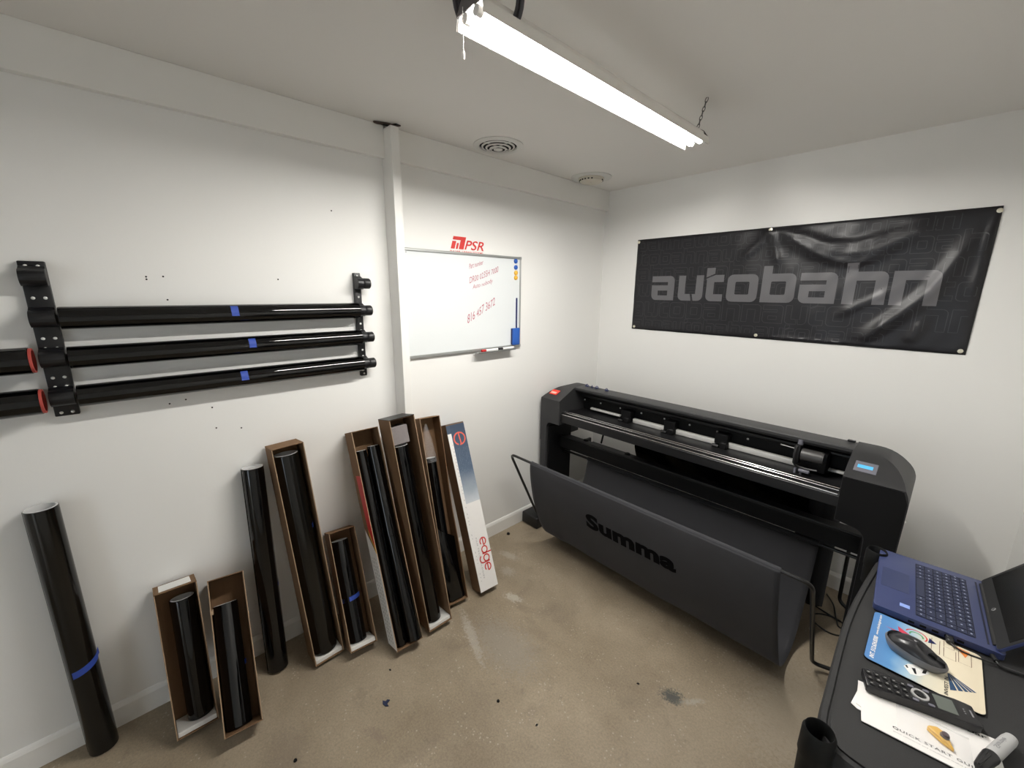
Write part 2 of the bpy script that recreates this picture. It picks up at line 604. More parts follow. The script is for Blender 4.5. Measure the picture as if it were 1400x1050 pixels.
struct('floor', box(B(), -0.1, XR + 0.1, YB - 1.2, 0.1, -0.1, 0.0), M['floor'], label='worn tan concrete floor with scuffs and dark stains')
struct('ceiling', box(B(), -0.1, XR + 0.1, YB - 0.1, 0.1, H, H + 0.1), M['ceil'], label='flat white painted ceiling')
wl = struct('wall_left', box(B(), -0.1, 0.0, YB - 0.1, 0.1, 0.0, H), M['wall'], label='white painted wall with the roll rack and the whiteboard')
struct('wall_front', box(B(), 0.0, XR, 0.0, 0.1, 0.0, H), M['wall'], label='white painted wall behind the cutter and the banner')
struct('wall_right', box(B(), XR, XR + 0.1, YB - 0.1, 0.1, 0.0, H), M['wall'])
bm = B()
DX0, DX1, DZ = 1.15, 1.80, 2.03
box(bm, 0.0, DX0, YB - 0.1, YB, 0.0, H)
box(bm, DX1, XR, YB - 0.1, YB, 0.0, H)
box(bm, DX0, DX1, YB - 0.1, YB, DZ, H)
struct('wall_back', bm, M['wall'])
bm = B()
box(bm, DX0 - 0.07, DX0, YB, YB + 0.015, 0.0, DZ + 0.07)
box(bm, DX1, DX1 + 0.07, YB, YB + 0.015, 0.0, DZ + 0.07)
box(bm, DX0, DX1, YB, YB + 0.015, DZ, DZ + 0.07)
struct('door_1', bm, M['trim'])
# beams along the ceiling, slim post, baseboards
struct('trim_1', box(B(), 0.0, 0.03, YB, -1.828, 2.2995, H, 0.002), M['trim'], label='boxed beam along the ceiling left of the post')
struct('trim_2', box(B(), 0.0, 0.03, -1.785, 0.0, 2.2995, H, 0.002), M['trim'], label='boxed beam along the ceiling right of the post')
struct('trim_3', box(B(), 0.0, 0.098, -1.828, -1.785, 0.0, H - 0.015, 0.002), M['trim'], label='slim white boxed post from floor to ceiling')


def baseboard(name, a0, a1, axis):
    pr = [(0, 0), (0.012, 0), (0.012, 0.083), (0.008, 0.094), (0.004, 0.100), (0, 0.102)]
    bm = B()
    if axis == 'y':
        prism(bm, pr, 'y', a0, a1)
    else:
        prism(bm, [(-u, v) for u, v in pr], 'x', a0, a1)
    struct(name, bm, M['trim'])


baseboard('baseboard_left', YB, -1.828, 'y')
baseboard('baseboard_corner', -1.785, 0.0, 'y')
baseboard('baseboard_front', 0.012, XR, 'x')
# marks in the walls and ceiling: pieces of the setting
nail_me = None
for (y, z) in ((-2.756, 1.733), (-2.756, 1.724), (-2.709, 1.735), (-2.708, 1.652), (-2.756, 1.263), (-2.706, 1.271), (-2.628, 1.224), (-2.625, 1.136), (-2.334, 1.734), (-2.087, 2.039), (-2.54, 1.117), (-2.087, 1.45)):
    if nail_me is None:
        o = new_obj('nail_hole', cyl(B(), (0, 0, 0), (0.0012, 0, 0), 0.0030, seg=10), M['dark'], wl)
        nail_me = o.data
    else:
        o = link_mesh('nail_hole', nail_me, None, wl)
    o.location = (0, y, z)
ceil = bpy.data.objects['ceiling']
bm = B()
prism(bm, [(0.045, -1.845), (0.062, -1.835), (0.070, -1.805), (0.092, -1.795), (0.088, -1.775), (0.070, -1.785), (0.055, -1.80), (0.048, -1.82)], 'z', H - 0.008, H - 0.0005)
new_obj('torn_hole', bm, M['dark'], ceil, label='ragged dark hole above the post')
bm = B()
tube(bm, smooth_path([(0.052, -1.835, H - 0.004), (0.046, -1.87, H - 0.006), (0.055, -1.885, H - 0.006), (0.068, -1.86, H - 0.006), (0.075, -1.825, H - 0.005), (0.09, -1.80, H - 0.012), (0.095, -1.775, H - 0.006)]), 0.0032, 6)
new_obj('rusty_strap', bm, M['rust'], ceil)
bm = B()
cyl(bm, (0.99, -1.85, H - 0.001), (1.003, -1.835, H - 0.001), 0.0022, seg=6)
new_obj('scratch', bm, M['greyink'], ceil)

# ---------------------------------------------------------------- hanging shop light
LX, LZ = 1.077, 2.337
LY0, LY1 = -2.118, -0.868
lamp = empty('shop_light', 'long white twin tube shop light hung from the ceiling by chains', 'light', (LX, (LY0 + LY1) / 2, LZ))
hy = (LY1 - LY0) / 2
out = [(-0.054, -0.017), (-0.051, 0.012), (-0.030, 0.026), (-0.026, 0.040), (0.026, 0.040), (0.030, 0.026), (0.051, 0.012), (0.054, -0.017)]
inn = [(0.0525, -0.017), (0.0495, 0.0105), (0.0285, 0.0235), (0.0, 0.0245), (-0.0285, 0.0235), (-0.0495, 0.0105), (-0.0525, -0.017)]
new_obj('housing', prism(B(), out + inn, 'y', -hy, hy), M['lampbody'], lamp)
ino = [(a * 0.985, b - 0.0008) for a, b in inn]
ini = [(a * 0.965, b - 0.0018) for a, b in inn]
ino[0] = (0.0517, -0.0167); ino[-1] = (-0.0517, -0.0167); ini[0] = (0.0507, -0.0167); ini[-1] = (-0.0507, -0.0167)
new_obj('reflector', prism(B(), ino + ini[::-1], 'y', -hy + 0.003, hy - 0.003), M['lampinner'], lamp)  # grey lining added so the trough throws less light on the upper wall
for s in (-1, 1):
    new_obj('lamp_tube', cyl(B(), (s * 0.022, -hy + 0.02, 0), (s * 0.022, hy - 0.02, 0), 0.010, seg=14), M['tube'], lamp, 40)
for s in (-1, 1):
    for t in (-1, 1):
        new_obj('lamp_holder', cyl(B(), (t * 0.022, s * (hy - 0.02), 0), (t * 0.022, s * (hy - 0.003), 0), 0.0115, seg=14), M['lampbody'], lamp, 40)
for s in (-1, 1):
    bm = B()
    prism(bm, [(-0.05, 0.010), (-0.026, 0.043), (-0.012, 0.052), (0.012, 0.052), (0.026, 0.043), (0.05, 0.010)], 'y', s * hy - 0.002, s * hy + 0.002)
    new_obj('end_plate', bm, M['lampend'], lamp)
bm = B()
for k in range(14):
    z = 0.0 - k * 0.0052
    lathe(bm, [(0, z - 0.0024), (0.002, z), (0, z + 0.0024)], 6, Matrix.Translation((-0.02, -hy - 0.004, 0)))
cyl(bm, (-0.02, -hy - 0.004, 0.02), (-0.02, -hy - 0.004, -0.07), 0.0009, seg=5)
lathe(bm, [(0, -0.092), (0.0035, -0.089), (0.0035, -0.074), (0, -0.070)], 8, Matrix.Translation((-0.02, -hy - 0.004, 0)))
new_obj('pull_chain', bm, M['lampbody'], lamp, 40)


def chain(name, p, q, parent):
    p, q = Vector(p), Vector(q)
    d, x, y, L = frame_from(p, q)
    n = max(3, int(L / 0.02))
    bm = B()
    for i in range(n):
        c = p + d * (L * (i + 0.5) / n)
        ax = x if i % 2 == 0 else y
        hl, hw = L / n * 0.62, 0.005
        pts = []
        for k in range(12):
            t = 2 * PI * k / 12
            pts.append(c + d * (hl * math.cos(t)) + ax * (hw * math.sin(t)))
        tube(bm, pts, 0.0016, 5, closed=True)
    new_obj(name, bm, M['chainsteel'], parent, 60)


chain('hanging_chain', (0.10, hy - 0.162, 2.44 - LZ), (0.02, hy - 0.05, 0.042), lamp)
chain('hanging_chain', (-0.03, -hy + 0.02, 2.44 - LZ), (0.0, -hy + 0.03, 0.042), lamp)

# coiled cable hooked over the near end of the light
cc = CAMC + Vector((-0.7157 + 0.6778 * (668 - 700) / 555.96 - 0.16855 * (525 + 3) / 555.96, 0.66215 + 0.73525 * (668 - 700) / 555.96 + 0.14484 * (525 + 3) / 555.96, -0.22209 + 0.00794 * (668 - 700) / 555.96 + 0.97499 * (525 + 3) / 555.96)) * 0.985
coil = empty('cable_coil', 'coiled dark cable hanging at the near end of the shop light', 'cable', cc)
vd = (CAMC - cc).normalized()
ux = Vector((0, 0, 1)).cross(vd).normalized()
uy = vd.cross(ux)
for j, (rad, a0, a1) in enumerate(((0.083, -0.62, 3.95), (0.073, -0.58, 3.9))):
    bm = B()
    pts = []
    for k in range(33):
        a = a0 + (a1 - a0) * k / 32
        pts.append(ux * (rad * math.cos(a)) + uy * (rad * math.sin(a)) + vd * (-0.012 - 0.006 * math.sin(a * 1.5 + j)))
    tube(bm, pts, 0.0055, 8)
    new_obj('cable_loop', bm, M['cable'], coil, 60)

# ---------------------------------------------------------------- ceiling vents
v1 = empty('ceiling_vent', 'round white ceiling diffuser with dark ring slots above the whiteboard', 'vent', (0.197, -1.268, H))
lathe_p = [(0.132, 0.0), (0.132, -0.004), (0.118, -0.010), (0.100, -0.008), (0.098, 0.0)]
new_obj('flange', lathe(B(), lathe_p, 48), M['ventw'], v1, 40)
new_obj('duct_throat', lathe(B(), [(0, -0.0008), (0.099, -0.0008)], 32), M['dark'], v1)
for k, r in enumerate((0.088, 0.067, 0.046)):
    zz = -0.004 - 0.0055 * k
    new_obj('ring_blade', lathe(B(), [(r, zz - 0.0015), (r + 0.0005, zz - 0.003), (r - 0.009, zz - 0.006), (r - 0.0095, zz - 0.0045)], 40, closed=True), M['ventw'], v1, 40)
new_obj('centre_cone', lathe(B(), [(0, -0.026), (0.010, -0.026), (0.024, -0.0215), (0.0245, -0.020), (0.010, -0.022)], 24), M['ventw'], v1, 40)
bm = B()
box(bm, -0.10, 0.10, -0.003, 0.003, -0.007, -0.003)
box(bm, -0.003, 0.003, -0.10, 0.10, -0.007, -0.003)
new_obj('spider', bm, M['ventw'], v1)

v2 = empty('smoke_alarm', 'small cream round alarm with slotted rim near the room corner', 'alarm', (0.165, -0.418, H))
new_obj('base_plate', lathe(B(), [(0.135, 0), (0.135, -0.004), (0.128, -0.006), (0, -0.006)], 40), M['ventw'], v2, 40)
new_obj('body', lathe(B(), [(0.085, -0.006), (0.085, -0.014), (0.078, -0.017), (0.076, -0.026), (0.062, -0.034), (0, -0.036)], 40), M['ventcream'], v2, 40)
for k in range(22):
    a = 2 * PI * k / 22
    if abs(((a + 0.75) % (2 * PI))) < 0.5: continue
    o = new_obj('rim_slot', box(B(), 0.0745, 0.0795, -0.005, 0.005, -0.025, -0.0175), M['dark'], v2) if k == 1 else None
    if o: slot_me = o.data
    elif k > 1: o = link_mesh('rim_slot', slot_me, None, v2)
    if o: o.rotation_euler = (0, 0, a)
new_obj('test_button', lathe(B(), [(0, -0.039), (0.008, -0.0385), (0.009, -0.036)], 12, Matrix.Translation((0.02, -0.02, 0))), M['ventcream'], v2, 40)

# ---------------------------------------------------------------- film rolls
film_meshes = {}


def film_roll(label, mtx, r, L, group=None, core_r=None, tapes=(), fm='film', corem='core', plug=False, cat='film roll', tail=None, coreout=0.0):
    """a roll of film standing along local z from 0 to L"""
    o = empty('film_roll', label, cat, group=group, matrix=mtx)
    core_r = core_r or r - 0.0035
    seg = 40
    new_obj('film', lathe(B(), [(core_r, 0.0), (r - 0.001, 0.0), (r, 0.001), (r, L - 0.001), (r - 0.001, L), (core_r, L)], seg), M[fm], o, 40)
    new_obj('core', lathe(B(), [(core_r - 0.0001, -coreout), (core_r - 0.0001, L + coreout + 0.0005), (core_r - 0.0055, L + coreout + 0.0005), (core_r - 0.0055, -coreout)], seg, closed=True), M[corem], o, 40)
    if plug:
        new_obj('end_plug', lathe(B(), [(core_r - 0.0052, L - 0.006), (0.012, L - 0.010), (0.011, L - 0.003), (0.005, L - 0.003), (0.0045, L - 0.02), (0, L - 0.02)], 24), M['core'], o, 40)
    for (z, hgt, a0, a1, slant) in tapes:
        bm = B()
        n = 14
        rows = []
        for k in range(n + 1):
            a = a0 + (a1 - a0) * k / n
            zz = z + slant * (k / n - 0.5)
            lift = 0.0006 + (0.004 if k == n else 0)
            rows.append((bm.verts.new(((r + lift) * math.cos(a), (r + lift) * math.sin(a), zz)), bm.verts.new(((r + lift) * math.cos(a), (r + lift) * math.sin(a), zz + hgt))))
        for k in range(n):
            bm.faces.new((rows[k][0], rows[k + 1][0], rows[k + 1][1], rows[k][1]))
        new_obj('masking_tape', bm, M['tape'], o, 60)
    # the loose edge of the outer wrap, lifted a hair
    ta = tail if tail is not None else 0.4
    bm = B()
    rows = []
    for k in range(9):
        a = ta + 0.9 * k / 8
        rr = r + 0.0005 + 0.0012 * (k / 8) ** 2
        rows.append((bm.verts.new((rr * math.cos(a), rr * math.sin(a), 0.004)), bm.verts.new((rr * math.cos(a), rr * math.sin(a), L - 0.004))))
    for k in range(8):
        bm.faces.new((rows[k][0], rows[k + 1][0], rows[k + 1][1], rows[k][1]))
    new_obj('outer_wrap', bm, M[fm], o, 60)
    return o


def axis_matrix(p, q, ref=(1, 0, 0)):
    """z from p to q, x as near as can be to ref"""
    z = (Vector(q) - Vector(p)).normalized()
    x = Vector(ref) - z * Vector(ref).dot(z)
    x.normalize()
    y = z.cross(x)
    return Matrix(((x.x, y.x, z.x, p[0]), (x.y, y.y, z.y, p[1]), (x.z, y.z, z.z, p[2]), (0, 0, 0, 1)))


# ---- wall rack: two black strips with saddles
LEV = (1.723, 1.597, 1.4695, 1.341)


def rack_strip(label, y0, y1, pegs, cols, screws):
    o = empty('roll_rack', label, 'rack', (0, (y0 + y1) / 2, 1.275), group='wall rack strips')
    hw = (y1 - y0) / 2
    new_obj('strip', box(B(), 0.0, 0.022, -hw, hw, 0.0, 0.497, 0.003), M['rackblk'], o, 40)
    for lv in LEV:
        z = lv - 1.275
        # saddle: a rounded arm standing out of the strip
        pr = [(0.02, z - 0.024), (0.042, z - 0.027)]
        for k in range(9):
            a = -PI / 2 + PI * k / 8
            pr.append((0.044 + 0.026 * math.cos(a), z + 0.026 * math.sin(a)))
        pr += [(0.036, z + 0.026), (0.030, z + 0.032), (0.02, z + 0.036)]
        bm = B()
        prism(bm, [(u, v) for u, v in pr], 'y', -hw * 0.98, hw * 0.98, 0.0015)
        new_obj('saddle', bm, M['rackblk'], o, 40)
        if pegs:
            bm = B()
            lathe(bm, [(0, 0.0), (0.022, 0.0), (0.0245, 0.003), (0.0245, 0.028), (0.021, 0.032), (0, 0.033)], 24, Matrix.Translation((0.050, hw * 0.9, z)) @ Matrix.Rotation(-PI / 2, 4, 'X'))
            new_obj('end_knob', bm, M['black'], o, 40)
    me = None
    for dz in (0.482, 0.385, 0.352, 0.258, 0.226, 0.130, 0.099, 0.012):
        for c in cols:
            if me is None:
                s = new_obj('screw', lathe(B(), [(0, 0.003), (0.0035, 0.0022), (0.005, 0)], 10, Matrix.Rotation(PI / 2, 4, 'Y')), M['screw'], o, 60)
                me = s.data
            else:
                s = link_mesh('screw', me, None, o)
            s.location = (0.022, c * hw, dz)
    return o


rack_strip('wide black rack strip on the left wall, left end of the rolls', -3.048, -2.990, False, (-0.45, 0.45), True)
rack_strip('narrow black rack strip with round knobs, right end of the rolls', -2.016, -1.985, True, (0.0,), True)
grp = 'film rolls on the wall rack'
yR = -2.014
for i, (lv, lab, ty) in enumerate(((LEV[1], 'uppermost black film roll lying on the wall rack', -2.516), (LEV[2], 'middle black film roll on the rack, blue tape right of centre', -2.472), (LEV[3], 'lowest right-hand film roll on the rack, blue tape at centre', -2.514))):
    z0 = -2.984
    film_roll(lab, axis_matrix((0.0453, z0, lv), (0.0453, yR, lv), (1, 0, 0)), 0.0357, yR - z0 - 0.002, grp, 0.031, [(ty - z0 - 0.012, 0.025, -0.9 if i else -1.25, 0.15, 0.0)], tail=-1.9)
for i, (lv, lab) in enumerate(((LEV[2], 'upper left-hand film roll with a red core end, cut off by the frame'), (LEV[3] - 0.003, 'lower left-hand film roll with a red core end, cut off by the frame'))):
    film_roll(lab, axis_matrix((0.050, -4.05, lv), (0.050, -3.066, lv), (1, 0, 0)), 0.041, 0.985, 'left rack film rolls', 0.0385, corem='corered', tail=-1.9, coreout=0.006)

# ---- rolls standing on the floor
film_roll('tall film roll standing alone at the far left, hollow grey core', axis_matrix((0.068, -3.126, 0.003), (0.0435, -3.126, 0.985), (0, 1, 0)), 0.041, 0.982, 'standing film rolls', 0.0395, [(0.36, 0.026, -2.2, 0.25, 0.035)], tail=2.2, fm='filmdull')
film_roll('slim film roll standing between two cardboard boxes, capped core', axis_matrix((0.142, -2.553, 0.006), (0.046, -2.528, 0.952), (0, 1, 0)), 0.042, 0.949, 'standing film rolls', 0.0405, [(0.40, 0.018, -0.5, 0.35, 0.02)], tail=2.4, plug=True)
# dark red end of its inner liner showing through
# ---------------------------------------------------------------- cardboard boxes
BOXES = {
    1: (0.160, 0.267, -2.923, 0.130, 0.555, 0.115, 0.031, 0.029),
    2: (0.315, 0.578, -2.784, 0.123, 0.560, 0.126, 0.050, -0.049),
    3: (0.157, 0.143, -2.429, 0.127, 1.028, 0.121, -0.036, 0.002),
    4: (0.242, 0.438, -2.285, 0.122, 0.550, 0.115, 0.006, -0.088),
    5: (0.365, 0.342, -2.121, 0.130, 1.054, 0.117, -0.022, -0.073),
    6: (0.330, 0.204, -1.943, 0.130, 1.084, 0.140, -0.048, -0.051),
    7: (0.290, 0.278, -1.769, 0.118, 1.026, 0.101, -0.006, -0.132),
    8: (0.340, 0.349, -1.587, 0.118, 0.965, 0.098, -0.021, -0.099),
}


def box_matrix(k):
    xb, th, y0, w, h, d, ph, ps = BOXES[k]
    Wv = Vector((0, 1, 0))
    a = Vector((-math.sin(th), 0, math.cos(th)))
    n = Vector((math.cos(th), 0, math.sin(th)))
    a2 = a * math.cos(ph) + Wv * math.sin(ph)
    W2 = Wv * math.cos(ph) - a * math.sin(ph)
    Z = Matrix.Rotation(ps, 3, 'Z')
    a2, W2, n = Z @ a2, Z @ W2, Z @ n
    z = max(0.0, -(w * W2.z)) + 0.0005
    return Matrix(((n.x, W2.x, a2.x, xb), (n.y, W2.y, a2.y, y0), (n.z, W2.z, a2.z, z), (0, 0, 0, 1)))


def open_box(k, label, foam=True, topflap=False, jag=0.0, group='open cardboard boxes leaning on the wall'):
    xb, th, y0, w, h, d, ph, ps = BOXES[k]
    m = box_matrix(k)
    o = empty('cardboard_box', label, 'box', group=group, matrix=m)
    t = 0.0035
    new_obj('back_panel', box(B(), 0, t, t, w - t, t, h - t, 0.0008, 1), M['card'], o)
    rnd = random.Random(k)

    def side(y0_, y1_, cut):
        # front edge slightly wavy like cut card
        poly = [(0, 0), (d, 0)]
        n = 10
        for i in range(1, n):
            poly.append((d - rnd.uniform(0, 0.0025) - cut * math.exp(-((i / n - 0.55) / 0.2) ** 2), h * i / n))
        poly += [(d - 0.002, h), (0, h)]
        bm = B()
        prism(bm, poly, 'y', y0_, y1_)
        return bm
    new_obj('side_panel', side(0, t, 0.0), M['card'], o)
    new_obj('side_panel', side(w - t, w, jag), M['card'], o)
    new_obj('bottom_panel', box(B(), 0, d, t, w - t, 0, t, 0.0008, 1), M['card'], o)
    new_obj('top_panel', box(B(), 0, d - 0.004, t, w - t, h - t, h, 0.0008, 1), M['card'], o)
    # pale cut edges
    bm = B()
    for yy in (t * 0.5, w - t * 0.5):
        if yy > t and jag: continue
        box(bm, d - 0.0018, d + 0.0004, yy - t * 0.45, yy + t * 0.45, 0.004, h - 0.004)
    new_obj('cut_edge', bm, M['cardpale'], o)
    if foam:
        bm = B()
        box(bm, t, d - 0.006, t + 0.001, w - t - 0.001, t, 0.022, 0.002, 1)
        new_obj('foam_end', bm, M['foam'], o)
    return o, m


def roll_in(k, m, label, r, cx, cy, z0, z1, group='film rolls in the boxes', **kw):
    return film_roll(label, m @ Matrix.Translation((cx, cy, z0)), r, z1 - z0, group, **kw)


o, m = open_box(1, 'short open cardboard box with a white label, leftmost on the floor')
new_obj('shipping_label', box(B(), 0.012, 0.095, 0.016, 0.114, BOXES[1][4], BOXES[1][4] + 0.0008), M['white'], o, label='white label on top')
roll_in(1, m, 'short film roll inside the leftmost open box', 0.041, 0.050, 0.081, 0.024, 0.495, tail=-1.2)

o, m = open_box(2, 'short open cardboard box with a torn left edge, tilted furthest from the wall', foam=False)
bm = B()
prism(bm, [(0.120, 0.435), (0.128, 0.43), (0.129, 0.447), (0.121, 0.45)], 'y', -0.001, 0.010)
new_obj('torn_flap', bm, M['cardpale'], o)
roll_in(2, m, 'short glossy film roll in the box with the torn edge', 0.043, 0.052, 0.050, 0.006, 0.455, tapes=[(0.20, 0.018, 1.2, 1.75, 0.0)], tail=-1.3)

o, m = open_box(3, 'tall open cardboard box holding one thick film roll, left of the shortest box')
roll_in(3, m, 'thick film roll filling the tall box left of the shortest box', 0.052, 0.060, 0.0625, 0.026, 0.985, tapes=[(0.60, 0.02, 0.9, 1.7, 0.0)], tail=-1.4, fm='filmdull')

o, m = open_box(4, 'smallest open cardboard box, standing in front between two tall boxes')
roll_in(4, m, 'thin film roll in the smallest box with a blue tape band', 0.040, 0.055, 0.052, 0.024, 0.50, tapes=[(0.19, 0.02, -1.5, 1.2, 0.008)], tail=-1.2)

o, m = open_box(5, 'tall open cardboard box with a red and white printed left side, two rolls inside', foam=False)
xb, th, y0, w5, h5, d5, ph, ps = BOXES[5]
bm = B()
prism(bm, [(0.060, 0.58), (d5, 0.50), (d5, 0.84), (0.045, 0.84)], 'y', -0.0008, 0.0)
new_obj('red_print', bm, M['red'], o)
bm = B()
prism(bm, [(0.060, 0.574), (d5, 0.494), (d5, 0.47), (0.062, 0.55)], 'y', -0.0008, 0.0)
new_obj('gold_print', bm, M['yellow'], o)
bm = B()
prism(bm, [(0.004, 0.006), (d5, 0.006), (d5, 0.468), (0.004, 0.57)], 'y', -0.0006, 0.0)
new_obj('white_print', bm, M['foam'], o)
bm = B()
rr = random.Random(3)
for i in range(22):
    z = 0.03 + i * 0.019
    for j in range(3):
        L_ = rr.uniform(0.006, 0.014)
        x = 0.03 + j * 0.026 + rr.uniform(0, 0.005)
        box(bm, x, x + 0.003, -0.0012, -0.0008, z, z + L_)
new_obj('small_print', bm, M['ink'], o)
roll_in(5, m, 'left film roll of the pair in the red printed box', 0.0292, 0.075, 0.035, 0.006, 0.955, tail=-1.3)
roll_in(5, m, 'right film roll of the pair in the red printed box, end bulging out', 0.0295, 0.082, 0.0965, 0.006, 0.965, tail=0.3)
# loose bulging end of that film
bm = B()
rows = []
for i in range(15):
    z = 0.012 + 0.5 * i / 14
    b_ = 0.030 * (1 - i / 14) ** 1.5
    row = []
    for k in range(11):
        a = -1.5 + 3.2 * k / 10
        rr_ = 0.0325 + b_ * (0.4 + 0.6 * math.cos(a - 0.3))
        row.append(bm.verts.new((rr_ * math.cos(a), max(-0.031, min(0.0295, rr_ * math.sin(a) * 0.92)), z)))
    rows.append(row)
for i in range(14):
    for k in range(10):
        bm.faces.new((rows[i][k], rows[i][k + 1], rows[i + 1][k + 1], rows[i + 1][k]))
pr_ = [q for q in bpy.data.objects if q.get('label', '').startswith('right film roll of the pair')][0]
new_obj('loose_end', bm, M['film'], pr_, 60)

o, m = open_box(6, 'tall open cardboard box leaning on the post, grey foam block on top')
xb, th, y0, w6, h6, d6, ph, ps = BOXES[6]
new_obj('foam_block', box(B(), 0.03, 0.115, 0.008, 0.095, 0.955, 1.045, 0.003, 1), M['foamgrey'], o, label='grey foam block')
bm = B()
box(bm, 0.0, d6, 0.0, w6, h6, h6 + 0.003)
new_obj('black_tape', bm, M['black'], o)
roll_in(6, m, 'film roll below the grey foam block in the tall box', 0.043, 0.082, 0.051, 0.024, 0.945, tail=-1.2)

o, m = open_box(7, 'tall open cardboard box with a bagged roll, left of the white printed box', foam=False, jag=0.02)
rl = roll_in(7, m, 'film roll wrapped in a clear bag, left of the white printed box', 0.030, 0.047, 0.048, 0.006, 0.80, tail=-1.2)
bm = B()
prof = [(0.0335, 0.77), (0.0340, 0.79), (0.0335, 0.805), (0.031, 0.84), (0.024, 0.90), (0.013, 0.955), (0.004, 0.985)]
lathe(bm, prof, 18)
for v in bm.verts:
    v.co.x += 0.0025 * math.sin(v.co.z * 90 + v.co.y * 200)
    v.co.y += 0.0025 * math.cos(v.co.z * 70 + v.co.x * 150)
new_obj('clear_bag', bm, M['skin'], rl, 80)
bm = B()
rows = []
for i in range(13):
    z = 0.004 + 0.40 * i / 12
    row = []
    top = i / 12
    for k in range(13):
        u = k / 12
        y = -0.034 + u * 0.096
        zz = z * (1.0 - 0.0 * u) if top < 1 else z
        zz = z - 0.07 * u * top
        x = 0.030 + 0.012 * math.sin(PI * u) + 0.004 * math.sin(9 * u + 5 * top) - 0.02 * u * top
        row.append(bm.verts.new((x, y, zz)))
    rows.append(row)
for i in range(12):
    for k in range(12):
        bm.faces.new((rows[i][k], rows[i][k + 1], rows[i + 1][k + 1], rows[i + 1][k]))
new_obj('loose_film', bm, M['film'], rl, 60)

# ---- the closed white printed box
xb, th, y0, w8, h8, d8, ph, ps = BOXES[8]
m = box_matrix(8)
o = empty('film_box', 'closed white and blue printed box, rightmost of the leaning boxes', 'box', matrix=m)
new_obj('carton', box(B(), 0, d8, 0, w8, 0, h8, 0.002, 1), M['card'], o)
M['boxgrad'] = gradient_print('blue to white box print', 'Z', [(0.45, (0.80, 0.80, 0.79)), (0.50, (0.66, 0.69, 0.72)), (0.60, (0.34, 0.39, 0.45)), (0.72, (0.085, 0.125, 0.19)), (0.97, (0.040, 0.062, 0.105))], 0.35, 0.05, 18)
new_obj('front_print', box(B(), d8, d8 + 0.0012, 0.024, w8 - 0.001, 0.50, h8 - 0.006), M['boxgrad'], o)
bm = B()
box(bm, d8, d8 + 0.0012, 0.0, 0.024, 0.003, h8 - 0.055)
box(bm, d8, d8 + 0.0012, 0.024, w8 - 0.001, 0.003, 0.50)
new_obj('white_front', bm, M['paper'], o)
bm = B()
box(bm, d8, d8 + 0.0012, 0.0, 0.024, h8 - 0.055, h8 - 0.006)
bxm = [(0.002, 0.0), (d8, 0.0), (d8, w8), (0.002, w8)]
prism(bm, bxm, 'z', h8, h8 + 0.001)
new_obj('blue_top', bm, mat('slate blue print', (0.055, 0.080, 0.125), 0.4, noise=0.05), o)
# ring emblem with a slanted bar
cz, cy = h8 - 0.092, 0.070


def ring(bm, cy, cz, r0, r1, x, n=28, a0=0.0, a1=2 * PI):
    vs = []
    for k in range(n + 1):
        a = a0 + (a1 - a0) * k / n
        vs.append((bm.verts.new((x, cy + r0 * math.cos(a), cz + r0 * math.sin(a))), bm.verts.new((x, cy + r1 * math.cos(a), cz + r1 * math.sin(a)))))
    for k in range(n):
        bm.faces.new((vs[k][0], vs[k + 1][0], vs[k + 1][1], vs[k][1]))


bm = B()
ring(bm, cy, cz, 0.031, 0.039, d8 + 0.0018, a0=-PI * 0.62 + 0.25, a1=PI * 1.38 - 0.0)
vs = [bm.verts.new((d8 + 0.0019, cy + a, cz + b)) for a, b in ((-0.006, 0.036), (0.002, 0.037), (0.008, -0.036), (0.001, -0.037))]
bm.faces.new(vs)
new_obj('ring_emblem', bm, mat('coral print', (0.72, 0.13, 0.09), 0.4, noise=0.04), o)
bm = B()
rr = random.Random(9)
for i in range(26):
    for j in range(7):
        if rr.random() < 0.75 - i * 0.022:
            y = 0.034 + j * 0.0115; z = h8 - 0.15 - i * 0.0085
            box(bm, d8 + 0.001, d8 + 0.0016, y, y + rr.uniform(0.002, 0.005), z, z + 0.0022)
tag(new_obj('dot_print', bm, mat('pale dot print', (0.20, 0.25, 0.33), 0.5, noise=0.05), o), kind='stuff')


def stroke_loop(bm, pts, w, x, to3):
    """flat ribbon of width w along 2D pts"""
    P = [Vector(p) for p in pts]
    L_, R_ = [], []
    for i in range(len(P)):
        d = (P[min(i + 1, len(P) - 1)] - P[max(i - 1, 0)]).normalized()
        nrm = Vector((-d.y, d.x)) * (w / 2)
        L_.append(bm.verts.new(to3(P[i] + nrm)))
        R_.append(bm.verts.new(to3(P[i] - nrm)))
    for i in range(len(P) - 1):
        bm.faces.new((L_[i], L_[i + 1], R_[i + 1], R_[i]))


def arc2(cx, cy, r, a0, a1, n=14, ry=None):
    ry = ry or r
    return [(cx + r * math.cos(a0 + (a1 - a0) * k / n), cy + ry * math.sin(a0 + (a1 - a0) * k / n)) for k in range(n + 1)]


# "edge" reads down the front: text right = down (-z), text up = +y
bm = B()
LET = 0.070


def e_to3(p):
    return (d8 + 0.0018, 0.056 + p.y * 0.044, 0.292 - p.x * 0.0475)


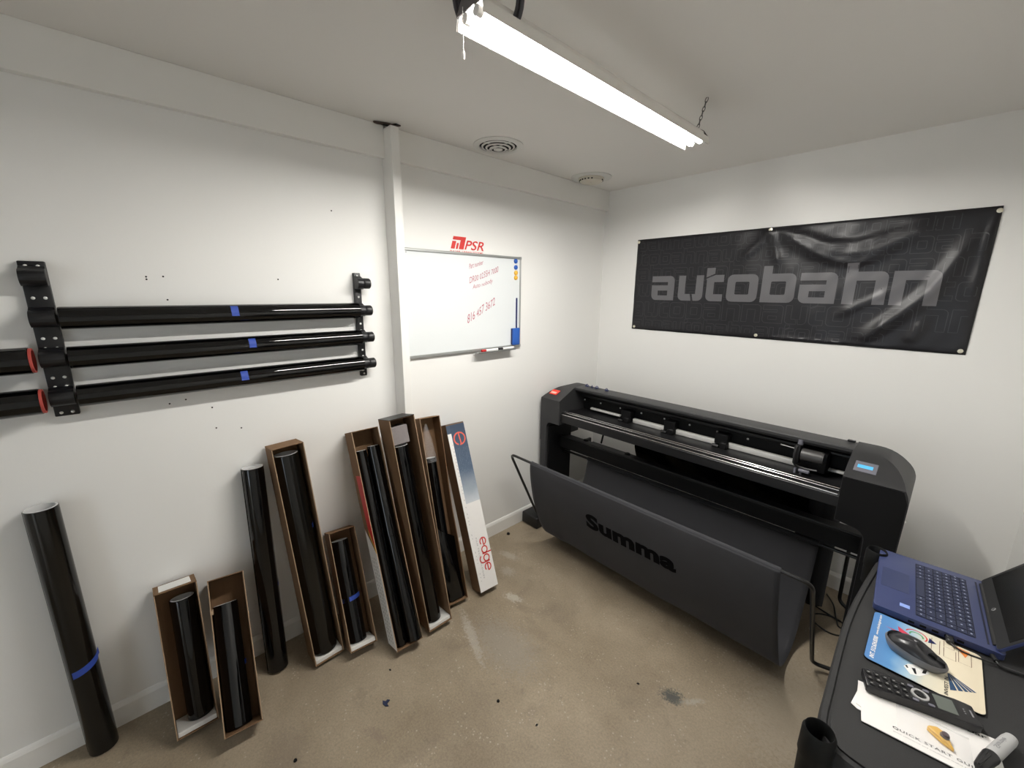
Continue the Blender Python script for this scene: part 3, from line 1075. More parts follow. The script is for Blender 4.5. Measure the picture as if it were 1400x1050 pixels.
wd = 0.15
for i, ch in enumerate('edge'):
    ox = i * 1.02
    q = lambda pts: [(a + ox, b) for a, b in pts]
    if ch == 'e':
        stroke_loop(bm, q([(0.93, 0.5), (0.07, 0.5)]), wd, 0, e_to3)
        stroke_loop(bm, q(arc2(0.5, 0.5, 0.43, 0.0, 1.72 * PI)), wd, 0, e_to3)
    if ch == 'd':
        stroke_loop(bm, q(arc2(0.47, 0.5, 0.40, 0, 2 * PI, 20)), wd, 0, e_to3)
        stroke_loop(bm, q([(0.90, 1.4), (0.90, 0.08)]), wd, 0, e_to3)
    if ch == 'g':
        stroke_loop(bm, q(arc2(0.47, 0.55, 0.40, 0, 2 * PI, 20)), wd, 0, e_to3)
        stroke_loop(bm, q([(0.90, 0.95), (0.90, 0.0)]), wd, 0, e_to3)
        stroke_loop(bm, q(arc2(0.47, 0.0, 0.43, 0, -0.85 * PI)), wd, 0, e_to3)
new_obj('lettering', bm, M['redtext'], o, label='red lettering edge')
me = text_mesh('FILM TECHNOLOGIES', 0.23, 0.0075, spacing=1.35)
map_mesh(me, lambda c: Vector((d8 + 0.0018, 0.036 + c.y, 0.300 - c.x)))
link_mesh('small_lettering', me, M['greyink'], o)
bm = B()
rr = random.Random(4)
for i in range(40):
    z = 0.06 + i * 0.02
    if z > 0.85: break
    if rr.random() < 0.8: box(bm, d8 + 0.001, d8 + 0.0016, 0.017, 0.019, z, z + rr.uniform(0.004, 0.009))
new_obj('edge_marks', bm, M['greyink'], o)

# ---------------------------------------------------------------- whiteboard
wb = empty('whiteboard', 'white dry erase board with red handwriting, right of the post', 'whiteboard', (0.0, -1.36, 1.335))
WY0, WY1, WZ0, WZ1 = -0.42, 0.443, -0.003, 0.572
new_obj('panel', box(B(), 0.003, 0.014, WY0 + 0.005, WY1 - 0.006, WZ0 + 0.005, WZ1 - 0.005), M['board'], wb)
for a in ((WY0, WY1, WZ1 - 0.014, WZ1), (WY0, WY1, WZ0, WZ0 + 0.014), (WY0, WY0 + 0.012, WZ0 + 0.014, WZ1 - 0.014), (WY1 - 0.010, WY1, WZ0 + 0.014, WZ1 - 0.014)):
    new_obj('frame_rail', box(B(), 0.002, 0.020, a[0], a[1], a[2], a[3], 0.002, 1), M['boardframe'], wb)
for (yy, zz) in ((WY1, WZ1), (WY1, WZ0)):
    sg = 1 if zz == WZ1 else -1
    new_obj('corner_cap', box(B(), 0.001, 0.0225, yy - 0.016, yy + 0.002, min(zz - sg * 0.016, zz + sg * 0.002), max(zz - sg * 0.016, zz + sg * 0.002), 0.004, 2), M['boardframe'], wb, 40)
bm = B()
prism(bm, [(0.018, -0.010), (0.060, -0.014), (0.064, -0.006), (0.061, -0.005), (0.058, -0.010), (0.018, -0.006)], 'y', 0.055, 0.362)
new_obj('tray', bm, M['boardframe'], wb)


def scrawl(cx, cz, pts, w=0.004):
    bm = B()
    for st in pts:
        sp = smooth_path([(a, b, 0) for a, b in st], 4)
        stroke_loop(bm, [(p.x, p.y) for p in sp], w, 0, lambda p: (0.0146, p.x, p.y))
    return bm


def hand(word, w, h, y, z, slope):
    me = text_mesh(word, w, h, shear=0.25)
    rn = random.Random(len(word))
    return map_mesh(me, lambda c: Vector((0.0147, y + c.x - c.y * 0.1, z + c.y * (0.95 + 0.1 * math.sin(c.x * 60)) + c.x * slope)))


link_mesh('handwriting', hand('Part number', 0.105, 0.028, 0.028, 0.482, 0.30), M['wbink'], wb)
link_mesh('handwriting', hand('DR00 0235H 7000', 0.225, 0.034, 0.028, 0.400, 0.33), M['wbink'], wb)
link_mesh('handwriting', hand('Auto nobody', 0.155, 0.032, 0.052, 0.360, 0.27), M['wbink'], wb)
link_mesh('handwriting', hand('816 457 3672', 0.215, 0.048, 0.010, 0.168, 0.50), M['wbink'], wb)
me = text_mesh('---', 0.035, 0.004)
link_mesh('maker_mark', map_mesh(me, lambda c: Vector((0.0147, -0.405 + c.x, 0.548 + c.y))), M['greyink'], wb)
for i, (y, z, mm, lab) in enumerate(((-0.964, 1.880, 'bluepl', 'round blue magnet at the whiteboard corner, upper one'), (-0.963, 1.842, 'bluepl', 'round blue magnet on the whiteboard, lower one'), (-0.962, 1.808, 'yellow', 'round amber magnet on the whiteboard, upper one'), (-0.962, 1.778, 'yellow', 'round amber magnet on the whiteboard, lower one'))):
    o = new_obj('magnet', lathe(B(), [(0, 0.009), (0.011, 0.0085), (0.014, 0.006), (0.0145, 0)], 20, Matrix.Translation((0, 0, 0)) @ Matrix.Rotation(PI / 2, 4, 'Y')), M[mm], None, 40)
    o.location = (0.0142, y, z)
    tag(o, lab, 'magnet', 'round whiteboard magnets')
ers = empty('eraser', 'blue felt eraser stuck at the lower right of the whiteboard', 'eraser', (0.0144, -0.968, 1.348))
new_obj('felt', box(B(), 0.0, 0.012, -0.033, 0.026, 0.002, 0.108, 0.002, 1), M['bluedk'], ers)
new_obj('handle', box(B(), 0.012, 0.026, -0.033, 0.026, 0.0, 0.11, 0.004, 2), M['bluepl'], ers, 40)
o = new_obj('magnetic_strip', box(B(), 0.0, 0.006, -0.006, 0.006, 0.0, 0.195, 0.002, 1), M['bluedk'], None)
o.location = (0.0142, -0.953, 1.456)
tag(o, 'thin navy magnetic strip above the blue eraser', 'magnet')


def board_pen(label, y0, capcol, capfirst):
    e = empty('dry_erase_marker', label, 'marker', (0.048, y0, 1.335), group='markers on the whiteboard tray')
    L_ = 0.128
    cap = (0.0, 0.032) if capfirst else (L_ - 0.032, L_)
    bod = (0.030, L_) if capfirst else (0.0, L_ - 0.030)
    new_obj('barrel', cyl(B(), (0, bod[0], 0), (0, bod[1], 0), 0.0075, seg=14), M['white'], e, 40)
    new_obj('cap', cyl(B(), (0, cap[0], 0), (0, cap[1], 0), 0.0085, 0.0082, 14), M[capcol], e, 40)


board_pen('white marker with a red cap, left on the whiteboard tray', -1.272, 'red', True)
board_pen('white marker with a black cap, right on the whiteboard tray', -1.135, 'ink', True)

# ---------------------------------------------------------------- red wall decal above the board
dc = empty('wall_decal', 'red lettered decal on the wall above the whiteboard', 'sign', (0.0012, -1.453, 1.905))
me = text_mesh('PSR', 0.142, 0.052, weight=0.012, shear=0.30)
link_mesh('lettering', map_mesh(me, lambda c: Vector((0, 0.099 + c.x, 0.019 + c.y - 0.030 * 0 + (0.0)))), M['redtext'], dc)
sh = 0.30
lp = lambda pts: [(a * 0.088 + b * 0.068 * sh, b * 0.068) for a, b in pts]
loops = [lp([(0.0, 0.0), (0.0, 0.62), (0.30, 0.62), (0.30, 0.0)]), lp([(0.38, 0.0), (0.38, 0.48), (0.54, 0.48), (0.54, 0.0)]), lp([(0.62, 0.0), (0.62, 0.72), (0.0, 0.72), (0.0, 1.0), (1.0, 1.0), (1.0, 0.0)])]
me = curve_mesh(loops)
link_mesh('emblem', map_mesh(me, lambda c: Vector((0, 0.004 + c.x, 0.019 + c.y))), M['redtext'], dc)
me = text_mesh('PULSAR  URBAN SYSTEMS', 0.235, 0.0095, weight=0.008)
link_mesh('small_lettering', map_mesh(me, lambda c: Vector((0, 0.0 + c.x, 0.002 + c.y))), M['redtext'], dc)

# ---------------------------------------------------------------- banner
BX0, BX1, BZ0, BZ1 = 0.303, 2.041, 1.421, 2.067
FOLDS = [
    ([(1.176, 2.05), (1.30, 1.995), (1.42, 1.935), (1.53, 1.905), (1.62, 1.905), (1.70, 1.935), (1.80, 1.985), (1.90, 2.03)], 0.016, 0.045),
    ([(1.20, 2.045), (1.335, 2.010), (1.451, 1.958), (1.559, 1.950), (1.644, 1.97), (1.728, 2.0)], 0.006, 0.016),
    ([(1.25, 2.01), (1.394, 1.905), (1.499, 1.862), (1.588, 1.849), (1.659, 1.875)], 0.008, 0.018),
    ([(1.986, 1.938), (1.95, 1.875), (1.915, 1.785), (1.886, 1.713), (1.841, 1.652), (1.783, 1.588), (1.731, 1.537), (1.628, 1.458)], 0.016, 0.034),
    ([(1.878, 1.562), (1.86, 1.506), (1.838, 1.461)], 0.008, 0.022),
    ([(1.742, 1.546), (1.707, 1.494), (1.661, 1.457)], 0.007, 0.018),
    ([(1.729, 1.704), (1.662, 1.655), (1.55, 1.585)], 0.007, 0.022),
    ([(1.166, 2.054), (1.122, 1.986), (1.03, 1.90)], 0.008, 0.022),
    ([(1.17, 2.05), (1.199, 1.958), (1.226, 1.858)], 0.008, 0.018),
    ([(2.035, 2.053), (2.022, 1.944), (2.016, 1.837), (2.016, 1.685)], 0.008, 0.012),
    ([(1.20, 1.434), (1.377, 1.434), (1.562, 1.434), (1.697, 1.432), (1.797, 1.429)], 0.006, 0.008),
]


def seg_dist(x, z, pts):
    best = 9; tt = 0
    n = len(pts) - 1
    for i in range(n):
        ax, az = pts[i]; bx, bz = pts[i + 1]
        dx, dz = bx - ax, bz - az
        t = max(0, min(1, ((x - ax) * dx + (z - az) * dz) / (dx * dx + dz * dz)))
        d = math.hypot(x - ax - t * dx, z - az - t * dz)
        if d < best: best = d; tt = (i + t) / n
    return best, tt


def banner_off(x, z):
    v = 0.007
    for pts, amp, wd_ in FOLDS:
        d, t = seg_dist(x, z, pts)
        if d < wd_ * 3.5:
            fade = min(1, t * 5 + 0.35, (1 - t) * 5 + 0.25)
            v += 1.0 * amp * fade * math.exp(-(d / wd_) ** 2)
    edge = min(x - BX0, BX1 - x, z - BZ0, BZ1 - z)
    v *= 0.5 + 0.5 * min(1, max(0, edge / 0.02))
    v += 0.0009 * math.sin(x * 31 + z * 17) + 0.0006 * math.sin(x * 57 - z * 43)
    return v


def edge_sag(x, z):
    s = (x - BX0) / (BX1 - BX0)
    sag = -0.004 * math.sin(PI * s) if z < (BZ0 + BZ1) / 2 else -0.003 * abs(math.sin(2 * PI * s))
    return sag


ban = empty('banner', 'dark grey vinyl banner lettered autobahn, pinned above the cutter', 'banner', (0, 0, 0))
NX, NZ = 150, 60
bm = B()
gridv = []
for j in range(NZ + 1):
    z = BZ0 + (BZ1 - BZ0) * j / NZ
    row = []
    for i in range(NX + 1):
        x = BX0 + (BX1 - BX0) * i / NX
        row.append(bm.verts.new((x, -banner_off(x, z), z)))
    gridv.append(row)
for j in range(NZ):
    for i in range(NX):
        bm.faces.new((gridv[j][i], gridv[j][i + 1], gridv[j + 1][i + 1], gridv[j + 1][i]))
sheet = new_obj('sheet', bm, M['sheet'], ban, 60)
sm = sheet.modifiers.new('thick', 'SOLIDIFY')
sm.thickness = 0.0012
sm.offset = -1 if False else 0


def glyph(ch, w):
    """squared letter outlines: x 0..w, y 0..1 (x-height 1), stroke t"""
    t = min(0.27 * w / 1.0, 0.27) if False else 0.29
    tv = 0.27
    r = 0.20

    def cham(x0, x1, y0, y1, c):
        # rounded rectangle with corner radii c = (bl, br, tr, tl)
        out = []
        for (cx, cy, a0, q) in ((x0 + c[0], y0 + c[0], PI, c[0]), (x1 - c[1], y0 + c[1], -PI / 2, c[1]), (x1 - c[2], y1 - c[2], 0, c[2]), (x0 + c[3], y1 - c[3], PI / 2, c[3])):
            if q < 1e-4: out.append((cx, cy)); continue
            for k in range(5):
                a = a0 + PI / 2 * k / 4
                out.append((cx + q * math.cos(a), cy + q * math.sin(a)))
        return out
    if ch == 'o':
        return [cham(0, w, 0, 1, (r, r, r, r)), cham(t, w - t, tv, 1 - tv, (.04,) * 4)[::-1]]
    if ch == 'b':
        return [[(0, 0), (w - r, 0)] + arc2(w - r, r, r, -PI / 2, 0, 4)[1:] + [(w, 1 - r)] + arc2(w - r, 1 - r, r, 0, PI / 2, 4)[1:] + [(t, 1), (t, 1.27), (0.0, 1.27)], cham(t, w - t, tv, 1 - tv, (.04,) * 4)[::-1]]
    if ch == 'h':
        return [[(0, 0), (t, 0), (t, 1 - tv), (w - t, 1 - tv), (w - t, 0), (w, 0), (w, 1 - r)] + arc2(w - r, 1 - r, r, 0, PI / 2, 4)[1:] + [(t, 1), (t, 1.27), (0, 1.27)]]
    if ch == 'n':
        return [[(0, 0), (t, 0), (t, 1 - tv), (w - t, 1 - tv), (w - t, 0), (w, 0), (w, 1 - r)] + arc2(w - r, 1 - r, r, 0, PI / 2, 4)[1:] + [(0, 1)]]
    if ch == 'u':
        return [[(0, 1), (0, r)] + arc2(r, r, r, PI, 1.5 * PI, 4)[1:] + [(w * 0.56, 0), (w * 0.50, tv), (t, tv), (t, 0.86), (t * 1.0, 1)], [(w * 0.64, 0), (w - r, 0)] + arc2(w - r, r, r, -PI / 2, 0, 4)[1:] + [(w, 1), (w - t, 1), (w - t, tv), (w * 0.58, tv)]]
    if ch == 't':
        return [[(r, 0), (w, 0), (w, tv), (t, tv), (t, 1 - tv), (w, 1 - tv), (w, 1), (t + 0.02, 1), (-0.03, 0.86), (0, 0.80), (0, r)] + arc2(r, r, r, PI, 1.5 * PI, 4)[1:-1], [(-0.03, 0.91), (t, 1.045), (t, 1.27), (-0.03, 1.27)]]
    if ch == 'a':
        return [cham(0, w, 0, 1, (r, 0, r, 0)), [(t, 0.20), (w - t, 0.20), (w - t, 0.40), (t, 0.40)][::-1], [(-0.0, 0.60), (w - t, 0.60), (w - t, 0.76), (-0.0, 0.76)][::-1]]


def glyph_a(w):
    t, r = 0.29, 0.20
    top = [(0, 0.75), (w - t, 0.75), (w - t, 0.62), (0, 0.62), (0, r)] + arc2(r, r, r, PI, 1.5 * PI, 4)[1:] + [(w, 0), (w, 1 - r)] + arc2(w - r, 1 - r, r, 0, PI / 2, 4)[1:] + [(0, 1)]
    return [top, [(t, 0.20), (w - t, 0.20), (w - t, 0.40), (t, 0.40)][::-1]]


XH = 0.166
WORD = (('a', 0.445, 0.613), ('u', 0.643, 0.811), ('t', 0.832, 0.938), ('o', 0.961, 1.137), ('b', 1.157, 1.330), ('a', 1.350, 1.519), ('h', 1.550, 1.722), ('n', 1.738, 1.909))
ZB = 1.640


def glyph_loops(ch, w):
    return glyph_a(w) if ch == 'a' else glyph(ch, w)


for ch, x0, x1 in WORD:
    lps = glyph_loops(ch, (x1 - x0) / XH)
    me = curve_mesh([[(x0 + a * XH, ZB + b * XH) for a, b in l] for l in lps])
    bisect_grid(me, 0.0116, 0.0108)
    map_mesh(me, lambda c: Vector((c.x, -banner_off(c.x, c.y) - 0.0016, c.y)))
    link_mesh('letter', me, M['bannergrey'], ban, 60)
# faint outline pattern of the same word over the whole sheet
bm = B()


def pattern_row(z0, xh, xoff):
    seq = 'autobahn' * 3
    x = BX0 + xoff
    for ch in seq:
        w = 0.62 if ch == 't' else 1.0
        for l in glyph_loops(ch, w):
            l2 = [(x + a * xh, z0 + b * xh) for a, b in l]
            pts = []
            for i in range(len(l2)):
                a, b = Vector(l2[i]), Vector(l2[(i + 1) % len(l2)])
                n = max(1, int((b - a).length / 0.02))
                pts += [a + (b - a) * (k / n) for k in range(n)]
            pts.append(pts[0])
            run = []
            for p in pts:
                if BX0 + 0.012 < p.x < BX1 - 0.012 and BZ0 + 0.012 < p.y < BZ1 - 0.012:
                    run.append(p)
                else:
                    if len(run) > 1: stroke_loop(bm, run, 0.0032, 0, lambda p: (p.x, -banner_off(p.x, p.y) - 0.0011, p.y))
                    run = []
            if len(run) > 1: stroke_loop(bm, run, 0.0032, 0, lambda p: (p.x, -banner_off(p.x, p.y) - 0.0011, p.y))
        x += (w + 0.12) * xh
        if x > BX1: break


for z0, xh, xo in ((1.985, 0.075, -0.30), (1.885, 0.075, -0.12), (1.775, 0.085, -0.42), (1.665, 0.085, -0.05), (1.520, 0.105, -0.02), (1.425, 0.070, -0.35)):
    pattern_row(z0, xh, xo)
tag(new_obj('outline_pattern', bm, M['bannerline'], ban, 60), kind='stuff')
g_me = None
for (x, z) in ((0.313, 2.050), (1.166, 2.053), (2.033, 2.048), (0.324, 1.440), (1.162, 1.441), (2.022, 1.438)):
    y = -banner_off(x, z) - 0.001
    if g_me is None:
        g = new_obj('grommet', lathe(B(), [(0, 0.0055), (0.004, 0.005), (0.006, 0.0025), (0.0092, 0.002), (0.0100, 0)], 20, Matrix.Rotation(PI / 2, 4, 'X')), M['brass'], ban, 40)
        g_me = g.data
    else:
        g = link_mesh('grommet', g_me, None, ban)
    g.location = (x, y, z)

# ---------------------------------------------------------------- vinyl cutter on its stand
cut = empty('vinyl_cutter', 'wide black vinyl cutter on a stand with a grey cloth basket', 'cutter', (0, 0, 0))
FY, BY_ = -0.71, -0.33       # front and back of the body


def front_y(z):
    return -0.71 if z < 0.945 else -0.71 + (z - 0.945) * (0.16 / 0.075)


def end_cap(name, outline, side):
    """outline: (x,z) loop from inner bottom, round the outside, to inner top; extruded with a sloped upper front"""
    bm = B()
    F, Bk = [], []
    for x, z in outline:
        F.append(bm.verts.new((x, front_y(z), z)))
        yb = -0.40 if z > 0.985 else (-0.40 + min(0.07, (0.985 - z) * 0.6))
        Bk.append(bm.verts.new((x, yb, z)))
    n = len(outline)
    for i in range(n):
        j = (i + 1) % n
        bm.faces.new((F[i], F[j], Bk[j], Bk[i]))
    # front face: split at the crease z = .945
    lo = [v for v in F]
    ef = bm.faces.new(F)
    bm.faces.new(Bk[::-1])
    bmesh.ops.bisect_plane(bm, geom=bm.verts[:] + bm.edges[:] + bm.faces[:], plane_co=(0, 0, 0.945), plane_no=(0, 0, 1))
    for v in bm.verts:
        if abs(v.co.z - 0.945) < 0.002 and v.co.y < -0.5: v.co.y = -0.71
    bmesh.ops.connect_verts_concave(bm, faces=[f for f in bm.faces if len(f.verts) > 4])
    return new_obj(name, bm, M['shell'], cut, 32)


def arc_pts(cx, cz, r, a0, a1, n=10):
    return [(cx + r * math.cos(a0 + (a1 - a0) * k / n), cz + r * math.sin(a0 + (a1 - a0) * k / n)) for k in range(n + 1)]


# right cap: bridge section with the big rounded outer shoulder, and a leg below it
rc = [(1.772, 0.745), (1.830, 0.735)] + arc_pts(1.830, 0.690, 0.045, PI / 2, 0, 6)[1:] + [(1.878, 0.62), (1.978, 0.62)] + [(1.981, 0.80)] + arc_pts(1.846, 0.885, 0.136, 0, PI / 2, 10) + [(1.772, 1.021), (1.772, 0.945)]
end_cap('end_cap', rc, 1)
lc = [(0.205, 0.945), (0.205, 1.021)] + arc_pts(0.126, 0.925, 0.096, PI / 2, PI, 8) + [(0.030, 0.62), (0.085, 0.62), (0.088, 0.69)] + arc_pts(0.125, 0.735, 0.037, PI, PI / 2, 5) + [(0.205, 0.772)]
end_cap('end_cap', lc, -1)
# legs, feet
for (x0, x1, ca, cb) in ((0.036, 0.098, 0.030, 0.085), (1.868, 1.972, 1.878, 1.978)):
    new_obj('leg', box(B(), x0, x1, -0.69, -0.43, 0.085, 0.735, 0.004, 1), M['blackm'], cut)
    new_obj('leg_cover', box(B(), ca, cb, -0.71, -0.425, 0.16, 0.622, 0.006, 2), M['shell'], cut, 32)
for (x0, x1) in ((0.014, 0.171), (1.878, 1.990)):
    new_obj('foot', box(B(), x0, x1, -0.875, -0.18, 0.0, 0.088, 0.012, 3), M['black'], cut, 40)
# main beam: top rail, back plate, platen
pr = [(-0.545, 1.006), (-0.545, 1.018), (-0.540, 1.022), (-0.425, 1.022), (-0.415, 1.016), (-0.345, 0.93), (-0.345, 0.915), (-0.425, 0.985), (-0.535, 0.992)]
new_obj('top_rail', prism(B(), pr, 'x', 0.203, 1.774), M['shell'], cut, 32)
new_obj('back_plate', box(B(), 0.203, 1.774, -0.430, -0.345, 0.74, 0.992), M['blackm'], cut)
bm = B()
cyl(bm, (0.21, -0.455, 0.955), (1.77, -0.455, 0.955), 0.013, seg=12)
new_obj('guide_rail', bm, M['black'], cut, 40)
for k in range(3):
    pass
pl = [(-0.685, 0.790), (-0.690, 0.800), (-0.690, 0.848), (-0.684, 0.853), (-0.684, 0.858), (-0.676, 0.858), (-0.676, 0.862), (-0.664, 0.862), (-0.664, 0.858), (-0.655, 0.858), (-0.655, 0.864), (-0.640, 0.864), (-0.640, 0.860), (-0.560, 0.858), (-0.53, 0.852), (-0.43, 0.846), (-0.36, 0.75), (-0.36, 0.735), (-0.60, 0.765)]
new_obj('platen', prism(B(), pl, 'x', 0.203, 1.774), M['black'], cut, 32)
for k, (ya, yb, za) in enumerate(((-0.6885, -0.6845, 0.8495), (-0.6755, -0.6645, 0.8623), (-0.6545, -0.6405, 0.8643))):
    new_obj('cutting_strip', cyl(B(), (0.215, (ya + yb) / 2, za - 0.001 * k), (1.765, (ya + yb) / 2, za - 0.001 * k), 0.0042, seg=12), M['brush'], cut, 60)
new_obj('platen_lip', box(B(), 0.205, 1.772, -0.694, -0.688, 0.795, 0.845, 0.002, 1), M['black'], cut)
# aluminium bar broken by pinch rollers
segs = [(0.30, 0.545), (0.645, 0.862), (0.938, 1.172), (1.236, 1.562), (1.690, 1.752)]
for a, b in segs:
    hgt = 0.030 if b < 1.6 else 0.012
    if a < 0.4: hgt = 0.014
    new_obj('roller_bar', box(B(), a, b, -0.480, -0.455, 0.880 - hgt, 0.880, 0.004, 2), M['metal'], cut, 40)
for a, b in ((0.545, 0.645), (0.862, 0.938), (1.172, 1.236)):
    pass
pinch = None
for cx in (0.595, 0.90, 1.204):
    bm = B()
    box(bm, -0.035, 0.035, -0.02, 0.035, -0.005, 0.055, 0.004, 1)
    box(bm, 0.004, 0.042, -0.055, -0.01, -0.022, 0.020, 0.006, 1)
    if pinch is None:
        p_ = new_obj('pinch_roller', bm, M['blackm'], cut, 40)
        pinch = p_.data
        w_ = new_obj('roller_wheel', cyl(B(), (-0.034, -0.045, -0.010), (0.0, -0.045, -0.010), 0.011, seg=14), M['black'], p_, 40)
        wheel = w_.data
    else:
        bm.free()
        p_ = link_mesh('pinch_roller', pinch, None, cut)
        w_ = link_mesh('roller_wheel', wheel, None, p_)
    p_.location = (cx, -0.47, 0.868)
sc_me = None
for k in range(8):
    x = 0.193 + 0.161 * k + (0.02 if k == 0 else 0)
    if sc_me is None:
        s = new_obj('plate_screw', lathe(B(), [(0, 0.005), (0.0045, 0.0035), (0.0062, 0)], 10, Matrix.Rotation(PI / 2, 4, 'X')), M['white'], cut, 60)  # white colour stands in for lamp glints on the screw heads
        sc_me = s.data
    else:
        s = link_mesh('plate_screw', sc_me, None, cut)
    s.location = (x, -0.4305, 0.914)
# carriage
car = empty('carriage', None, None)
bpy.data.objects.remove(car)
cb = new_obj('carriage', box(B(), 1.575, 1.690, -0.545, -0.47, 0.868, 0.965, 0.008, 2), M['blackm'], cut, 40)
bm = B()
cyl(bm, (1.592, -0.555, 0.945), (1.672, -0.555, 0.945), 0.030, seg=28)
cyl(bm, (1.672, -0.555, 0.945), (1.678, -0.555, 0.945), 0.027, seg=28)
new_obj('motor_cover', bm, mat('satin charcoal cover', (0.05, 0.048, 0.047), 0.3, noise=0.05), cb, 40)
bm = B()
pts = [(1.575, -0.585, 0.990), (1.573, -0.600, 0.965), (1.573, -0.604, 0.935), (1.578, -0.598, 0.905), (1.592, -0.592, 0.893), (1.62, -0.590, 0.890), (1.665, -0.588, 0.892)]
tube(bm, smooth_path(pts, 5), 0.0055, 8)
box(bm, 1.563, 1.588, -0.58, -0.50, 0.895, 0.99, 0.006, 2)
new_obj('tool_arm', bm, M['black'], cb, 40)
bm = B()
lathe(bm, [(0, 0.03), (0.010, 0.028), (0.011, 0.0), (0, 0)], 16, Matrix.Translation((1.578, -0.545, 0.982)))
new_obj('tool_knob', bm, M['dispframe'], cb, 40)
bm = B()
box(bm, 1.597, 1.640, -0.606, -0.590, 0.872, 0.886, 0.003, 1)
cyl(bm, (1.583, -0.595, 0.855), (1.583, -0.595, 0.885), 0.005, seg=10)
cyl(bm, (1.606, -0.592, 0.856), (1.606, -0.592, 0.872), 0.005, seg=10)
new_obj('blade_holder', bm, M['dispframe'], cb, 40)
bm = B()
cyl(bm, (1.50, -0.535, 0.962), (1.575, -0.535, 0.958), 0.0025, seg=8)
lathe(bm, [(0, -0.005), (0.0045, 0), (0, 0.005)], 8, Matrix.Translation((1.50, -0.535, 0.962)))
new_obj('cable_pin', bm, M['silver'], cb, 40)

# control panel on the right cap and the switch on the left cap (both on the sloped face)
sl = math.atan2(0.16, 0.075)


def slope_mtx(x, t):
    """local x along X, local y up the slope, local z out of the face; t = distance fraction up the slope"""
    uvec = Vector((0, 0.16, 0.075)).normalized()
    n = Vector((1, 0, 0)).cross(uvec)
    p = Vector((x, -0.71, 0.945)) + Vector((0, 0.16, 0.075)) * t
    return Matrix(((1, 0, n.x, p.x), (0, uvec.y, n.y, p.y), (0, uvec.z, n.z, p.z), (0, 0, 0, 1)))


def sloped(name, bm, m, x, t, sm_=None):
    bmesh.ops.transform(bm, matrix=slope_mtx(x, t), verts=bm.verts[:])
    return new_obj(name, bm, m, cut, sm_)


dsp = sloped('display_frame', box(B(), -0.037, 0.037, -0.031, 0.031, -0.001, 0.003, 0.001, 1), M['dispframe'], 1.832, 0.465)
bm = box(B(), -0.027, 0.023, -0.009, 0.010, 0.003, 0.0036)
bmesh.ops.transform(bm, matrix=slope_mtx(1.832, 0.465), verts=bm.verts[:])
new_obj('display_screen', bm, M['lcdblue'], dsp)
sw = sloped('power_switch', box(B(), -0.033, 0.033, -0.026, 0.026, -0.001, 0.0035, 0.001, 1), M['switch'], 0.094, 0.47)
bm = box(B(), -0.024, 0.024, -0.020, 0.0, 0.0035, 0.007, 0.001, 1)
bmesh.ops.transform(bm, matrix=slope_mtx(0.094, 0.47), verts=bm.verts[:])
new_obj('rocker', bm, M['switchw'], sw)
# the dark front sheet of the right cap
fp = [(1.7735, 0.748), (1.829, 0.738)] + arc_pts(1.830, 0.690, 0.048, PI / 2, 0, 6)[1:] + [(1.8795, 0.623), (1.974, 0.623), (1.977, 0.80), (1.977, 0.90), (1.9625, 0.942), (1.7735, 0.942)]
new_obj('front_sheet', prism(B(), fp, 'y', -0.7125, -0.7095), M['blackm'], cut)
new_obj('front_sheet', box(B(), 1.88, 1.974, -0.7125, -0.7095, 0.165, 0.622), M['blackm'], cut)
# crease strip below the control panel
new_obj('panel_seam', box(B(), 1.775, 1.955, -0.7112, -0.7095, 0.9430, 0.9455), M['blackm'], cut)
bm = B()
lathe(bm, [(0, 0.006), (0.005, 0.004), (0.006, 0)], 10, Matrix.Translation((1.98, -0.60, 0.78)) @ Matrix.Rotation(PI / 2, 4, 'Y'))
new_obj('side_screw', bm, M['screw'], cut, 60)
new_obj('rail_stop', box(B(), 1.735, 1.765, -0.44, -0.425, 1.022, 1.030, 0.002, 1), M['black'], cut)
# lower cross beam and rear media parts
cbp = [(-0.565, 0.548), (-0.565, 0.625), (-0.557, 0.637), (-0.545, 0.630), (-0.44, 0.609), (-0.43, 0.603), (-0.43, 0.548)]
new_obj('cross_beam', prism(B(), cbp, 'x', 0.096, 1.870), M['blackm'], cut, 32)
new_obj('beam_rib', cyl(B(), (0.098, -0.558, 0.635), (1.868, -0.558, 0.635), 0.005, seg=8), M['black'], cut, 40)
bm = B()
for px in (0.33,):
    cyl(bm, (px + 0.03, -0.36, 0.74), (px, -0.36, 0.585), 0.007, seg=8)
new_obj('rear_rod', bm, M['black'], cut, 40)
for i, x in enumerate((0.31, 0.52, 1.72)):
    new_obj('beam_knob', lathe(B(), [(0, -0.010), (0.018, -0.010), (0.020, 0.006), (0.012, 0.012)], 10, Matrix.Translation((x, -0.40, 0.728))), M['blackm'], cut, 40)
for x in (0.27, 0.62):
    new_obj('beam_knob', lathe(B(), [(0, 0.012), (0.016, 0.010), (0.022, -0.002)], 10, Matrix.Translation((x, -0.47, 0.616))), M['blackm'], cut, 40)
